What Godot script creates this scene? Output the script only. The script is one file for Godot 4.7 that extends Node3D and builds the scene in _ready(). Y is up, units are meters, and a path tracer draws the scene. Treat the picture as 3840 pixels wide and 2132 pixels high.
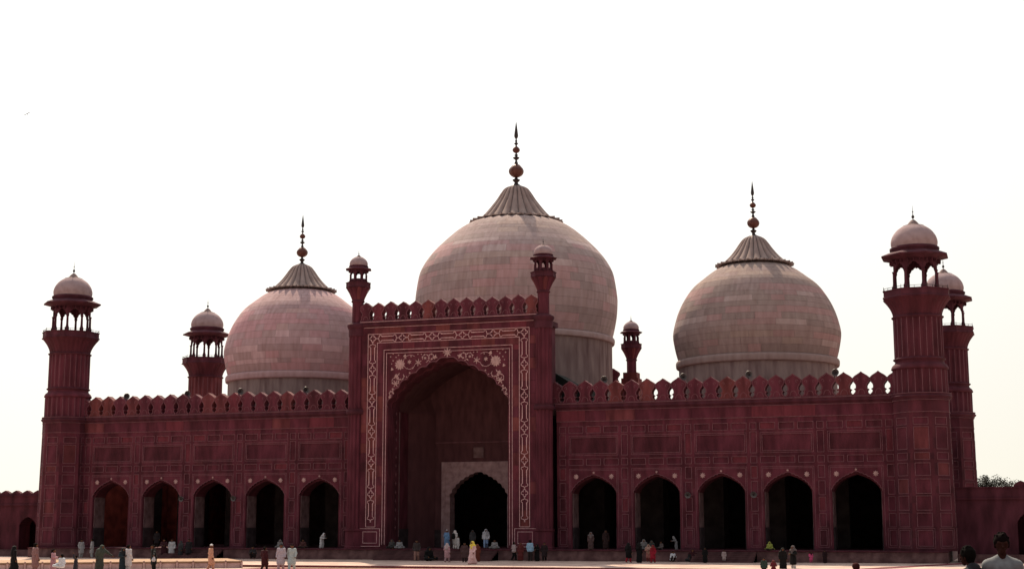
extends Node3D
# A red sandstone mosque with three marble domes across a sunlit court, seen against the light.

const U := 1.2                      # the place was measured in units of 1.2 m; grow() brings it to metres at the end
const CAM := Vector3(40.934, 2.761, 107.137)
const G := 0.2                      # level of the upper court
var taken := {}
var cache := {}
var M := {}
var noise_tex := {}


func _ready() -> void:
	build_view()
	build_materials()
	build_ground()
	build_hall()
	build_portal()
	build_parapets()
	build_roof()
	build_domes()
	build_minarets()
	build_turrets()
	build_side_walls()
	build_trees()
	build_platform()
	build_speakers()
	build_people()
	build_bird()
	grow()


func build_view() -> void:
	var cam := Camera3D.new()
	cam.name = "camera"
	var th := deg_to_rad(18.603)
	var pi := deg_to_rad(9.247)
	var ro := deg_to_rad(-0.057)
	var fw := Vector3(-sin(th) * cos(pi), sin(pi), -cos(th) * cos(pi))
	var r0 := Vector3(cos(th), 0, -sin(th))
	var rt := r0 * cos(ro) + r0.cross(fw) * sin(ro)
	cam.transform = Transform3D(Basis(rt, rt.cross(fw), -fw), CAM)
	cam.fov = 21.77
	cam.far = 6000.0
	add_child(cam)
	cam.current = true
	var sun := DirectionalLight3D.new()
	sun.name = "sun"
	sun.light_energy = 1.25
	sun.light_angular_distance = 0.9
	sun.light_color = Color(1.0, 0.93, 0.82)
	sun.shadow_enabled = true
	var az := deg_to_rad(-31.0)
	var el := deg_to_rad(49.0)
	var to_sun := Vector3(sin(az) * cos(el), sin(el), -cos(az) * cos(el))
	sun.basis = Basis.looking_at(-to_sun, Vector3.UP)
	add_child(sun)
	var w := 512
	var h := 256
	var im := Image.create(w, h, false, Image.FORMAT_RGBF)
	for y in h:
		var e := (0.5 - (y + 0.5) / h) * PI
		for x in w:
			var a := (x + 0.5) / w * TAU
			# the first column looks towards -z, the next quarter towards +x
			var d := Vector3(sin(a) * cos(e), sin(e), -cos(a) * cos(e))
			var ang := rad_to_deg(acos(clampf(d.dot(to_sun), -1, 1)))
			var up := maxf(d.y, 0.0)
			var haze := pow(1.0 - up, 4.0)
			var base := Vector3(0.11, 0.122, 0.145).lerp(Vector3(0.2, 0.18, 0.115), haze)
			var glow := Vector3(1.0, 0.985, 0.955) * (1.15 * exp(-ang / 42.0) + 0.9 * exp(-pow(ang / 15.0, 2.0)))
			var c := base + glow
			if d.y < 0.0:
				c = c.lerp(Vector3(0.2, 0.17, 0.15), clampf(-d.y * 12.0, 0, 1))
			im.set_pixel(x, y, Color(c.x, c.y, c.z))
	var pano := PanoramaSkyMaterial.new()
	pano.panorama = ImageTexture.create_from_image(im)
	var sky := Sky.new()
	sky.sky_material = pano
	var env := Environment.new()
	env.background_mode = Environment.BG_SKY
	env.sky = sky
	env.ambient_light_source = Environment.AMBIENT_SOURCE_SKY
	env.tonemap_mode = Environment.TONE_MAPPER_LINEAR
	env.tonemap_exposure = 1.95
	env.sdfgi_enabled = true
	env.ssao_enabled = true
	env.ssil_enabled = true
	var we := WorldEnvironment.new()
	we.name = "world"
	we.environment = env
	add_child(we)


# ---------------------------------------------------------------- helpers

func numbered(n: String) -> String:
	var k: int = taken.get(n, 0)
	taken[n] = k + 1
	return n if k == 0 else "%s_%03d" % [n, k]


func thing(called: String, label: String, category: String, at := Vector3.ZERO, turn := 0.0, group := "") -> Node3D:
	var o := Node3D.new()
	o.name = numbered(called)
	o.position = at
	o.rotation.y = turn
	add_child(o)
	o.set_meta("label", label)
	o.set_meta("category", category)
	if group:
		o.set_meta("group", group)
	return o


func part(called: String, mesh: Mesh, mat: Material, parent: Node, t := Transform3D()) -> MeshInstance3D:
	var o := MeshInstance3D.new()
	o.name = called
	o.mesh = mesh
	o.material_override = mat
	o.transform = t
	parent.add_child(o, true)
	return o


func struct(called: String, mesh: Mesh, mat: Material) -> MeshInstance3D:
	var o := part(numbered(called), mesh, mat, self)
	o.set_meta("kind", "structure")
	return o


func copy(src: Node3D, called: String, label: String, at: Vector3, turn := 0.0) -> Node3D:
	var o: Node3D = src.duplicate()
	o.name = numbered(called)
	add_child(o)
	o.position = at
	o.rotation.y = turn
	o.set_meta("label", label)
	return o


func grow() -> void:
	var big := Transform3D(Basis.IDENTITY.scaled(Vector3.ONE * U), Vector3.ZERO)
	for o in get_children():
		if o is Camera3D:
			o.position *= U
		elif o is Node3D and not o is Light3D:
			o.transform = big * o.transform


func lin(r: float, g: float, b: float) -> Color:
	return Color(r, g, b).linear_to_srgb()


func hash1(a: float, b: float, c := 0.0) -> float:
	var s := sin(a * 127.1 + b * 311.7 + c * 74.7) * 43758.5453
	return s - floor(s)


class MB:
	var v := PackedVector3Array()
	var n := PackedVector3Array()
	var c := PackedColorArray()
	var t := Transform3D()
	var col := Color(1, 1, 1)

	func tri(p: Vector3, q: Vector3, r: Vector3) -> void:   # counter-clockwise seen from outside
		p = t * p
		q = t * q
		r = t * r
		var nn := (q - p).cross(r - p).normalized()
		v.append_array([p, r, q])
		n.append_array([nn, nn, nn])
		c.append_array([col, col, col])

	func quad(p: Vector3, q: Vector3, r: Vector3, s: Vector3) -> void:
		tri(p, q, r)
		tri(p, r, s)

	func box(a: Vector3, b: Vector3) -> void:
		var lo := Vector3(minf(a.x, b.x), minf(a.y, b.y), minf(a.z, b.z))
		var hi := Vector3(maxf(a.x, b.x), maxf(a.y, b.y), maxf(a.z, b.z))
		quad(Vector3(lo.x, lo.y, hi.z), Vector3(hi.x, lo.y, hi.z), Vector3(hi.x, hi.y, hi.z), Vector3(lo.x, hi.y, hi.z))
		quad(Vector3(hi.x, lo.y, lo.z), Vector3(lo.x, lo.y, lo.z), Vector3(lo.x, hi.y, lo.z), Vector3(hi.x, hi.y, lo.z))
		quad(Vector3(hi.x, lo.y, hi.z), Vector3(hi.x, lo.y, lo.z), Vector3(hi.x, hi.y, lo.z), Vector3(hi.x, hi.y, hi.z))
		quad(Vector3(lo.x, lo.y, lo.z), Vector3(lo.x, lo.y, hi.z), Vector3(lo.x, hi.y, hi.z), Vector3(lo.x, hi.y, lo.z))
		quad(Vector3(lo.x, hi.y, hi.z), Vector3(hi.x, hi.y, hi.z), Vector3(hi.x, hi.y, lo.z), Vector3(lo.x, hi.y, lo.z))
		quad(Vector3(lo.x, lo.y, lo.z), Vector3(hi.x, lo.y, lo.z), Vector3(hi.x, lo.y, hi.z), Vector3(lo.x, lo.y, hi.z))

	func slab(a: Vector3, b: Vector3, bev: float) -> void:   # a box whose front (+z) edges are chamfered
		var h := b.z - bev
		var f := [Vector3(a.x, a.y, h), Vector3(b.x, a.y, h), Vector3(b.x, b.y, h), Vector3(a.x, b.y, h)]
		var g := [Vector3(a.x + bev, a.y + bev, b.z), Vector3(b.x - bev, a.y + bev, b.z), Vector3(b.x - bev, b.y - bev, b.z), Vector3(a.x + bev, b.y - bev, b.z)]
		quad(g[0], g[1], g[2], g[3])
		for i in 4:
			var k := (i + 1) % 4
			quad(f[i], f[k], g[k], g[i])
			quad(Vector3(f[i].x, f[i].y, a.z), Vector3(f[k].x, f[k].y, a.z), f[k], f[i])

	# rows of points to a smooth surface; two equal neighbouring rows make a sharp edge
	func grid(P: Array, closed: bool, flip := false) -> void:
		var R := P.size()
		var K: int = P[0].size()
		var N := []
		for i in R:
			var row := PackedVector3Array()
			row.resize(K)
			for k in K:
				var here: Vector3 = P[i][k]
				var a: Vector3 = P[i][(k - 1 + K) % K] if closed or k > 0 else here
				var b: Vector3 = P[i][(k + 1) % K] if closed or k < K - 1 else here
				var below: Vector3 = P[i - 1][k] if i > 0 else here
				var above: Vector3 = P[i + 1][k] if i < R - 1 else here
				var vert := above - below
				if here.distance_squared_to(below) < 1e-9 and i > 1 and here.distance_squared_to(above) < 1e-9:
					vert = Vector3.UP
				var nn := (b - a).cross(vert)
				if nn.length_squared() < 1e-14:
					nn = Vector3(here.x, 0.001, here.z)
					if a.distance_squared_to(b) < 1e-10:
						nn = Vector3.UP
				row[k] = nn.normalized()
			N.append(row)
		for i in R - 1:
			for k in (K if closed else K - 1):
				var m := (k + 1) % K
				if P[i][k].distance_squared_to(P[i + 1][k]) < 1e-9 and P[i][m].distance_squared_to(P[i + 1][m]) < 1e-9:
					continue
				var q := [P[i][k], P[i][m], P[i + 1][m], P[i + 1][k]]
				var w := [N[i][k], N[i][m], N[i + 1][m], N[i + 1][k]]
				for o in ([0, 2, 1, 0, 3, 2] if not flip else [0, 1, 2, 0, 2, 3]):
					v.append(t * q[o])
					n.append((t.basis * (w[o] * (-1.0 if flip else 1.0))).normalized())
					c.append(col)

	# a profile of (radius, height) turned round the y axis; sharp splits every edge
	func lathe(prof: Array, segs: int, sharp := false, flutes := 0, amp := 0.0, phase := 0.0) -> void:
		var pr := []
		for i in prof.size():
			pr.append(prof[i])
			if sharp and i > 0 and i < prof.size() - 1:
				pr.append(prof[i])
		var P := []
		for p in pr:
			var row := PackedVector3Array()
			for k in segs:
				var a := TAU * k / segs + phase
				var r: float = p.x
				if flutes:
					r *= 1.0 - amp * (1.0 - absf(sin(a * flutes * 0.5)))
				row.append(Vector3(sin(a) * r, p.y, cos(a) * r))
			P.append(row)
		grid(P, true)

	func octo(prof: Array, sides := 8, phase := PI / 8) -> void:   # flat sides
		for i in prof.size() - 1:
			for k in sides:
				var a := TAU * k / sides + phase
				var b := TAU * (k + 1) / sides + phase
				var p: Vector2 = prof[i]
				var q: Vector2 = prof[i + 1]
				quad(Vector3(sin(a) * p.x, p.y, cos(a) * p.x), Vector3(sin(b) * p.x, p.y, cos(b) * p.x), Vector3(sin(b) * q.x, q.y, cos(b) * q.x), Vector3(sin(a) * q.x, q.y, cos(a) * q.x))

	func prism(poly: PackedVector2Array, z0: float, z1: float, back := true) -> void:
		if Geometry2D.is_polygon_clockwise(poly) :
			poly = poly.duplicate()
			poly.reverse()
		var ix := Geometry2D.triangulate_polygon(poly)
		for i in range(0, ix.size(), 3):
			var a := poly[ix[i]]
			var b := poly[ix[i + 1]]
			var d := poly[ix[i + 2]]
			if (b - a).cross(d - a) < 0:
				var s := b
				b = d
				d = s
			tri(Vector3(a.x, a.y, z1), Vector3(b.x, b.y, z1), Vector3(d.x, d.y, z1))
			if back:
				tri(Vector3(a.x, a.y, z0), Vector3(d.x, d.y, z0), Vector3(b.x, b.y, z0))
		for i in poly.size():
			var a := poly[i]
			var b := poly[(i + 1) % poly.size()]
			quad(Vector3(a.x, a.y, z0), Vector3(b.x, b.y, z0), Vector3(b.x, b.y, z1), Vector3(a.x, a.y, z1))

	# a flat band of the given width along a line, raised from z0 to z1
	func ribbon(pts: PackedVector2Array, width: float, closed: bool, z0: float, z1: float) -> void:
		var K := pts.size()
		var L := PackedVector2Array()
		var Rr := PackedVector2Array()
		for i in K:
			var a := pts[(i - 1 + K) % K] if closed or i > 0 else pts[i]
			var b := pts[(i + 1) % K] if closed or i < K - 1 else pts[i]
			var d := (b - a).normalized()
			var m := Vector2(-d.y, d.x) * width * 0.5
			var d1 := (pts[i] - a).normalized() if a != pts[i] else d
			m /= maxf(0.6, d.dot(d1))
			L.append(pts[i] + m)
			Rr.append(pts[i] - m)
		for i in (K if closed else K - 1):
			var k := (i + 1) % K
			quad(Vector3(Rr[i].x, Rr[i].y, z1), Vector3(Rr[k].x, Rr[k].y, z1), Vector3(L[k].x, L[k].y, z1), Vector3(L[i].x, L[i].y, z1))
			quad(Vector3(L[i].x, L[i].y, z1), Vector3(L[k].x, L[k].y, z1), Vector3(L[k].x, L[k].y, z0), Vector3(L[i].x, L[i].y, z0))
			quad(Vector3(Rr[k].x, Rr[k].y, z1), Vector3(Rr[i].x, Rr[i].y, z1), Vector3(Rr[i].x, Rr[i].y, z0), Vector3(Rr[k].x, Rr[k].y, z0))

	func frame(r: Rect2, w: float, z0: float, z1: float) -> void:   # four strips round a rectangle, butted at the corners
		var e := r.end
		box(Vector3(r.position.x - w, r.position.y - w, z0), Vector3(e.x + w, r.position.y, z1))
		box(Vector3(r.position.x - w, e.y, z0), Vector3(e.x + w, e.y + w, z1))
		box(Vector3(r.position.x - w, r.position.y, z0), Vector3(r.position.x, e.y, z1))
		box(Vector3(e.x, r.position.y, z0), Vector3(e.x + w, e.y, z1))

	func mesh() -> ArrayMesh:
		var a := []
		a.resize(Mesh.ARRAY_MAX)
		a[Mesh.ARRAY_VERTEX] = v
		a[Mesh.ARRAY_NORMAL] = n
		a[Mesh.ARRAY_COLOR] = c
		var m := ArrayMesh.new()
		m.add_surface_from_arrays(Mesh.PRIMITIVE_TRIANGLES, a)
		return m


func smooth_line(p: Array, per: int) -> Array:   # Catmull-Rom through (radius, height) points
	var out := []
	for i in p.size() - 1:
		var a: Vector2 = p[maxi(i - 1, 0)]
		var b: Vector2 = p[i]
		var c: Vector2 = p[i + 1]
		var d: Vector2 = p[mini(i + 2, p.size() - 1)]
		for k in per:
			out.append(b.cubic_interpolate(c, a, d, float(k) / per))
	out.append(p[-1])
	return out


# the cusped four-centred arch of the building, from the left springing over the apex to the right one
func arch(hw: float, spring: float, apex: float, lobes: int, deep: float) -> PackedVector2Array:
	var T := [[0.0, 0.0], [0.05, 0.02], [0.114, 0.04], [0.204, 0.072], [0.308, 0.118], [0.42, 0.172], [0.515, 0.225], [0.605, 0.285], [0.7, 0.355], [0.79, 0.44], [0.864, 0.525], [0.922, 0.61], [0.965, 0.695], [0.99, 0.75], [1.0, 0.8]]
	var half := PackedVector2Array()
	for e in T:
		half.append(Vector2(e[0] * hw, apex - e[1] / 0.8 * (apex - spring)))
	var fine := PackedVector2Array()
	var total := 0.0
	for i in half.size() - 1:
		total += half[i].distance_to(half[i + 1])
	var steps := lobes * 6
	for s in steps + 1:
		var want := total * s / steps
		var run := 0.0
		for i in half.size() - 1:
			var L := half[i].distance_to(half[i + 1])
			if run + L >= want - 1e-5 or i == half.size() - 2:
				var p := half[i].lerp(half[i + 1], clampf((want - run) / L, 0, 1))
				var d := (half[i + 1] - half[i]).normalized()
				var nrm := Vector2(-d.y, d.x)
				if nrm.x < 0 or nrm.y < 0:
					nrm = nrm.abs()
				var f := float(s) / steps * lobes
				fine.append(p + nrm * deep * absf(sin(PI * f)) * (0.0 if s == 0 or s == steps else 1.0))
				break
			run += L
	var out := PackedVector2Array()
	for i in range(fine.size() - 1, 0, -1):
		out.append(Vector2(-fine[i].x, fine[i].y))
	out.append_array(fine)
	return out


# a stone face in the xy plane with rectangular holes; every stone has its own tone
func stone_face(mb: MB, x0: float, x1: float, y0: float, y1: float, holes: Array, deep: float, seedv: float, w := 0.95, h := 0.5) -> void:
	var xs := [x0, x1]
	var ys := [y0, y1]
	for r in holes:
		xs.append_array([r.position.x, r.end.x])
		ys.append_array([r.position.y, r.end.y])
	var cuts := func(a: Array, lo: float, hi: float, step: float) -> Array:
		var b := []
		for q in a:
			if q >= lo - 1e-4 and q <= hi + 1e-4:
				b.append(q)
		b.sort()
		var c := [b[0]]
		for i in range(1, b.size()):
			var gap: float = b[i] - c[-1]
			if gap < 1e-3:
				continue
			var m := maxi(1, roundi(gap / step))
			var from: float = c[-1]
			for k in m:
				c.append(from + gap * (k + 1) / m)
		return c
	xs = cuts.call(xs, x0, x1, w)
	ys = cuts.call(ys, y0, y1, h)
	for j in ys.size() - 1:
		for i in xs.size() - 1:
			var mid := Vector2((xs[i] + xs[i + 1]) * 0.5, (ys[j] + ys[j + 1]) * 0.5)
			var inside := false
			for r in holes:
				if r.has_point(mid):
					inside = true
			if inside:
				continue
			mb.col = stone_tone(hash1(i + seedv * 3.1, j, seedv))
			mb.quad(Vector3(xs[i], ys[j], 0), Vector3(xs[i + 1], ys[j], 0), Vector3(xs[i + 1], ys[j + 1], 0), Vector3(xs[i], ys[j + 1], 0))
	mb.col = Color(1, 1, 1)
	for r in holes:
		var a: Vector2 = r.position
		var b: Vector2 = r.end
		mb.quad(Vector3(a.x, a.y, -deep), Vector3(b.x, a.y, -deep), Vector3(b.x, a.y, 0), Vector3(a.x, a.y, 0))
		mb.quad(Vector3(a.x, b.y, 0), Vector3(b.x, b.y, 0), Vector3(b.x, b.y, -deep), Vector3(a.x, b.y, -deep))
		mb.quad(Vector3(a.x, a.y, -deep), Vector3(a.x, a.y, 0), Vector3(a.x, b.y, 0), Vector3(a.x, b.y, -deep))
		mb.quad(Vector3(b.x, a.y, 0), Vector3(b.x, a.y, -deep), Vector3(b.x, b.y, -deep), Vector3(b.x, b.y, 0))


func stone_tone(q: float) -> Color:
	if q > 0.93:
		return Color(1.35, 1.5, 1.15)
	var l := 0.68 + q * 0.6
	return Color(l, l * (0.92 + 0.16 * fposmod(q * 7.3, 1.0)), l * (0.92 + 0.16 * fposmod(q * 11.7, 1.0)))


# ---------------------------------------------------------------- materials

func noisy(key: String, freq: float, lo: Color, hi: Color, octaves := 4, seedv := 1) -> NoiseTexture2D:
	var n := FastNoiseLite.new()
	n.seed = seedv
	n.frequency = freq
	n.fractal_octaves = octaves
	var g := Gradient.new()
	g.set_color(0, lo)
	g.set_color(1, hi)
	g.add_point(0.5, lo.lerp(hi, 0.55))
	var t := NoiseTexture2D.new()
	t.width = 512
	t.height = 512
	t.seamless = true
	t.noise = n
	t.color_ramp = g
	noise_tex[key] = t
	return t


func mat(c: Color, rough := 0.85, tex: Texture2D = null, scale := 0.1, bump: Texture2D = null, bump_cm := 0.0) -> StandardMaterial3D:
	var m := StandardMaterial3D.new()
	m.albedo_color = c
	m.roughness = rough
	m.metallic_specular = 0.35
	m.vertex_color_use_as_albedo = true
	if tex:
		m.albedo_texture = tex
		m.uv1_triplanar = true
		m.uv1_world_triplanar = true
		m.uv1_scale = Vector3.ONE * scale
	if bump:
		m.heightmap_enabled = true
		m.heightmap_texture = bump
		m.heightmap_scale = bump_cm
		m.uv1_triplanar = true
		m.uv1_world_triplanar = true
		m.uv1_scale = Vector3.ONE * scale
	return m


func build_materials() -> void:
	var grain := noisy("grain", 0.012, Color(0.74, 0.70, 0.72), Color(1, 1, 1), 5, 3)
	var stain := noisy("stain", 0.008, Color(0.62, 0.56, 0.58), Color(1, 1, 1), 6, 8)
	var rough := noisy("rough", 0.05, Color(0, 0, 0), Color(1, 1, 1), 4, 5)
	var marble_n := noisy("marble", 0.01, Color(0.84, 0.8, 0.79), Color(1, 1, 1), 5, 11)
	M.sand = mat(lin(0.1334, 0.02893, 0.04698), 0.9, stain, 0.11, rough, 1.0)
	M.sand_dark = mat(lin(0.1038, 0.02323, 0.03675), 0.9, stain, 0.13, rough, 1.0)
	M.sand_tones = [M.sand, mat(lin(0.1715, 0.04406, 0.05206), 0.9, stain, 0.13), mat(lin(0.1263, 0.02723, 0.04594), 0.9, stain, 0.13), mat(lin(0.1872, 0.04984, 0.05046), 0.9, stain, 0.13), mat(lin(0.1552, 0.03044, 0.04541), 0.9, grain, 0.2), M.sand_dark]
	M.trim = mat(lin(0.10, 0.026, 0.042), 0.9, stain, 0.15)
	M.mortar = mat(lin(0.07, 0.02, 0.024), 0.95)
	M.inlay = mat(lin(0.62, 0.39, 0.40), 0.7, grain, 0.4)
	M.inlay_faint = mat(lin(0.2067, 0.0936, 0.1125), 0.8, grain, 0.4)
	M.flower = mat(lin(0.50, 0.335, 0.32), 0.7, grain, 0.4)
	M.plaster = mat(lin(0.21, 0.135, 0.14), 0.9, stain, 0.2)
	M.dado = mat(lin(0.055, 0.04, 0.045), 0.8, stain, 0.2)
	M.recess = mat(lin(0.108, 0.044, 0.05), 0.9, grain, 0.14)
	M.doorstone = mat(lin(0.40, 0.275, 0.285), 0.8, grain, 0.2)
	M.inner = mat(lin(0.36, 0.075, 0.055), 0.9, stain, 0.15)  # kept brighter and orange so the left end reads as lit
	M.inner_shade = mat(lin(0.05, 0.04, 0.042), 0.9, stain, 0.15)  # the shade inside the arches is put into this dark copy
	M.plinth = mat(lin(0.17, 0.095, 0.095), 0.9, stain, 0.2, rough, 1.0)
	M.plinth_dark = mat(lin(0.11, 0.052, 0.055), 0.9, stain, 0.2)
	M.marble = mat(lin(0.35, 0.29, 0.30), 0.6, marble_n, 0.16)
	M.marble_joint = mat(lin(0.255, 0.205, 0.20), 0.9)
	# each dome tinted apart, with the view's vignetting put in: pale in the middle, pinker at the left, browner at the right
	M.dome_tints = {}
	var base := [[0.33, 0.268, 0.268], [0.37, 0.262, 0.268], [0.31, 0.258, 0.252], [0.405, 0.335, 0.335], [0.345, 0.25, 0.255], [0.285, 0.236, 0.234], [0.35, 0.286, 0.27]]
	for dome_tint in [["middle", 1.2, 1.17, 1.17], ["left", 1.42, 1.22, 1.28], ["right", 1.02, 0.98, 0.95]]:
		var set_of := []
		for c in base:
			set_of.append(mat(lin(c[0] * dome_tint[1], c[1] * dome_tint[2], c[2] * dome_tint[3]), 0.95, marble_n, 0.16, rough, 0.5))
		M.dome_tints[dome_tint[0]] = set_of
	M.leaf_tones = [mat(lin(0.30, 0.24, 0.228), 0.7, marble_n, 0.16), mat(lin(0.285, 0.228, 0.218), 0.7, marble_n, 0.16), mat(lin(0.31, 0.25, 0.238), 0.7, marble_n, 0.16)]
	M.drum = mat(lin(0.31, 0.245, 0.232), 0.75, stain, 0.15)
	M.cupola = mat(lin(0.35, 0.27, 0.285), 0.6, marble_n, 0.25)
	M.copper = mat(lin(0.13, 0.05, 0.038), 0.5, grain, 0.6)
	M.copper.metallic = 0.25
	M.dark_metal = mat(lin(0.03, 0.022, 0.022), 0.5)
	M.grey_metal = mat(lin(0.12, 0.115, 0.12), 0.5)
	M.hump_black = mat(lin(0.012, 0.016, 0.014), 0.8, grain, 0.3)
	M.court = mat(lin(0.54, 0.415, 0.35), 0.9, grain, 0.05, rough, 2.0)
	M.court_low = mat(lin(0.55, 0.42, 0.355), 0.9, grain, 0.05, rough, 2.0)
	M.step = mat(lin(0.22, 0.055, 0.06), 0.9, grain, 0.2)
	M.bounce_lit_stone = mat(lin(0.72, 0.50, 0.46), 0.7, grain, 0.25)  # paler than the top: ground bounce is put into the front
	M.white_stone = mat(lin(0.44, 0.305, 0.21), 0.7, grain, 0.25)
	for m in M.dome_tints.middle + M.dome_tints.left + M.dome_tints.right + M.leaf_tones + [M.marble, M.cupola, M.drum, M.court, M.court_low, M.white_stone]:
		m.roughness = 0.95
		m.metallic_specular = 0.12
	# rain draws its streaks downwards: the grain of weathered stone is stretched along the height
	for m in M.dome_tints.middle + M.dome_tints.left + M.dome_tints.right:
		m.uv1_scale = Vector3(0.3, 0.06, 0.3)
	for m in M.sand_tones + [M.trim, M.recess]:
		m.uv1_scale = Vector3(0.2, 0.06, 0.2)
	M.drum.uv1_scale = Vector3(0.25, 0.04, 0.25)
	M.ground_strip = mat(lin(0.16, 0.03, 0.04), 0.95, grain, 0.5)
	M.leaf = mat(lin(0.021, 0.022, 0.0168), 0.7)
	M.leaf.backlight_enabled = false
	M.leaf.backlight = Color(0.02, 0.03, 0.012)
	M.bark = mat(lin(0.08, 0.06, 0.05), 0.95, grain, 0.8)


# ---------------------------------------------------------------- ground

func build_ground() -> void:
	var mb := MB.new()
	mb.box(Vector3(-2500, -1.0, -2500), Vector3(2500, G - 0.13, 2500))
	struct("courtyard", mb.mesh(), M.court_low)
	mb = MB.new()
	mb.box(Vector3(-70, -0.5, -40), Vector3(75, G, 18.35))
	struct("upper_court", mb.mesh(), M.court)
	# the edge of the upper court: a row of dark red kerb stones with a pale nosing
	mb = MB.new()
	mb.box(Vector3(-70, -0.4, 18.354), Vector3(75, G + 0.004, 18.62))
	struct("court_step", mb.mesh(), M.step)
	mb = MB.new()
	mb.box(Vector3(-70, -0.4, 18.9), Vector3(75, G - 0.124, 19.6))
	struct("marble_paving_band", mb.mesh(), M.white_stone)
	mb = MB.new()
	mb.box(Vector3(-5.6, G - 0.2, 20.2), Vector3(24.0, G - 0.118, 22.6))  # flat maroon band in place of a second riser
	var riser_strip := part(numbered("maroon_strip"), mb.mesh(), M.ground_strip, self)
	riser_strip.set_meta("label", "long dark maroon strip standing in for a second riser of the step")
	riser_strip.set_meta("category", "ground_strip")
	# the raised floor behind the camera, on which the nearest people stand
	mb = MB.new()
	mb.box(Vector3(15, -0.5, 74), Vector3(70, 1.1, 150))
	struct("gate_terrace", mb.mesh(), M.plinth)
	# a flat maroon strip on the court towards the right tower
	mb = MB.new()
	mb.t = Transform3D(Basis(Vector3.UP, 0.0), Vector3.ZERO)
	var a := Vector3(38.6, G + 0.006, -1.0)
	var b := Vector3(32.2, G + 0.006, 17.4)
	var side := Vector3(0.55, 0, 0.19)
	var up := Vector3(0, 0.012, 0)
	mb.quad(a - side + up, b - side + up, b + side + up, a + side + up)
	mb.quad(b - side, b + side, b + side + up, b - side + up)
	mb.quad(b + side, a + side, a + side + up, b + side + up)
	mb.quad(a - side, b - side, b - side + up, a - side + up)
	var o := part(numbered("maroon_strip"), mb.mesh(), M.ground_strip, self)
	o.set_meta("label", "maroon strip on the sunlit court near the right tower")
	o.set_meta("category", "ground_strip")


# ---------------------------------------------------------------- the prayer hall

var hall: Node3D

func rc(cx: float, hw: float, y0: float, y1: float) -> Rect2:
	return Rect2(cx - hw, y0, hw * 2, y1 - y0)


func bay(variant: int) -> Node3D:
	var root := Node3D.new()
	var holes := []
	for k in [-1, 0, 1]:
		holes.append(rc(k * 1.36, 0.53, 9.6, 10.05))
		holes.append(rc(k * 1.36, 0.53, 7.2, 7.63))
	holes.append(rc(0, 1.74, 8.06, 9.22))
	var mb := MB.new()
	stone_face(mb, -1.945, 1.945, 6.96, 10.43, holes, 0.07, variant + 1.0)
	# the arched part
	var pts := arch(1.72, 5.08, 6.44, 8, 0.055)
	var poly := PackedVector2Array([Vector2(-1.945, 1.0), Vector2(-1.72, 1.0)])
	poly.append_array(pts)
	poly.append_array([Vector2(1.72, 1.0), Vector2(1.945, 1.0), Vector2(1.945, 6.96), Vector2(-1.945, 6.96)])
	mb.prism(poly, -0.25, 0.0)
	var w := MeshInstance3D.new()
	w.mesh = mb.mesh()
	w.material_override = M.sand
	w.name = "wall_bay"
	root.add_child(w)
	# the thickness of the wall behind the cusped edge
	var wide := arch(1.66, 5.1, 6.3, 1, 0.0)
	for s in [-1, 1]:
		mb = MB.new()
		mb.box(Vector3(s * 1.66, 2.6, -1.7), Vector3(s * 1.945, 5.1, -0.25))
		part("arch_jamb", mb.mesh(), M.plaster, w)
		mb = MB.new()
		mb.box(Vector3(s * 1.62, 1.0, -1.72), Vector3(s * 1.945, 2.597, -0.25))
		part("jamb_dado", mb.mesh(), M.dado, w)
	mb = MB.new()
	poly = PackedVector2Array()
	poly.append_array(wide)
	poly.append_array([Vector2(1.945, 5.1), Vector2(1.945, 10.4), Vector2(-1.945, 10.4), Vector2(-1.945, 5.1)])
	mb.prism(poly, -1.7, -0.252)
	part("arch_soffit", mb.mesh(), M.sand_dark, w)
	# recessed panels with their pale borders
	for i in holes.size():
		var r: Rect2 = holes[i]
		mb = MB.new()
		var q := r.grow(0.01)
		mb.box(Vector3(q.position.x, q.position.y, -0.1), Vector3(q.end.x, q.end.y, -0.055))
		part("panel", mb.mesh(), M.sand_tones[[0, 5, 2, 0, 4, 2, 5][(i + variant * 2) % 7]], w)
		mb = MB.new()
		mb.frame(r, 0.036, -0.02, 0.005)
		if i == 6:
			mb.frame(r.grow(0.13), 0.03, -0.02, 0.005)
		part("panel_border", mb.mesh(), M.inlay_faint, w)
	# pale lines round the arch
	mb = MB.new()
	for g in [[1.89, 6.89], [1.79, 6.78]]:
		var x: float = g[0]
		var y: float = g[1]
		mb.box(Vector3(-x, y, -0.02), Vector3(x, y + 0.03, 0.005))
		for s in [-1, 1]:
			mb.box(Vector3(s * x, 1.3 if x > 1.8 else 5.2, -0.02), Vector3(s * (x - 0.03), y, 0.005))
	part("arch_border", mb.mesh(), M.inlay_faint, w)
	mb = MB.new()
	var out := PackedVector2Array()
	for p in pts:
		out.append(p + Vector2(signf(p.x) * 0.02, 0.025))
	mb.ribbon(out, 0.03, false, -0.02, 0.006)
	part("arch_edge", mb.mesh(), M.inlay_faint, w)
	for s in [-1, 1]:
		part("rosette", rosette(0.2, 8, 0.62), M.flower, w, Transform3D(Basis(), Vector3(s * 1.36, 6.33, 0.0)))
	part("star", rosette(0.1, 6, 0.45), M.flower, w, Transform3D(Basis(), Vector3(0, 6.62, 0.0)))
	return root


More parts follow.
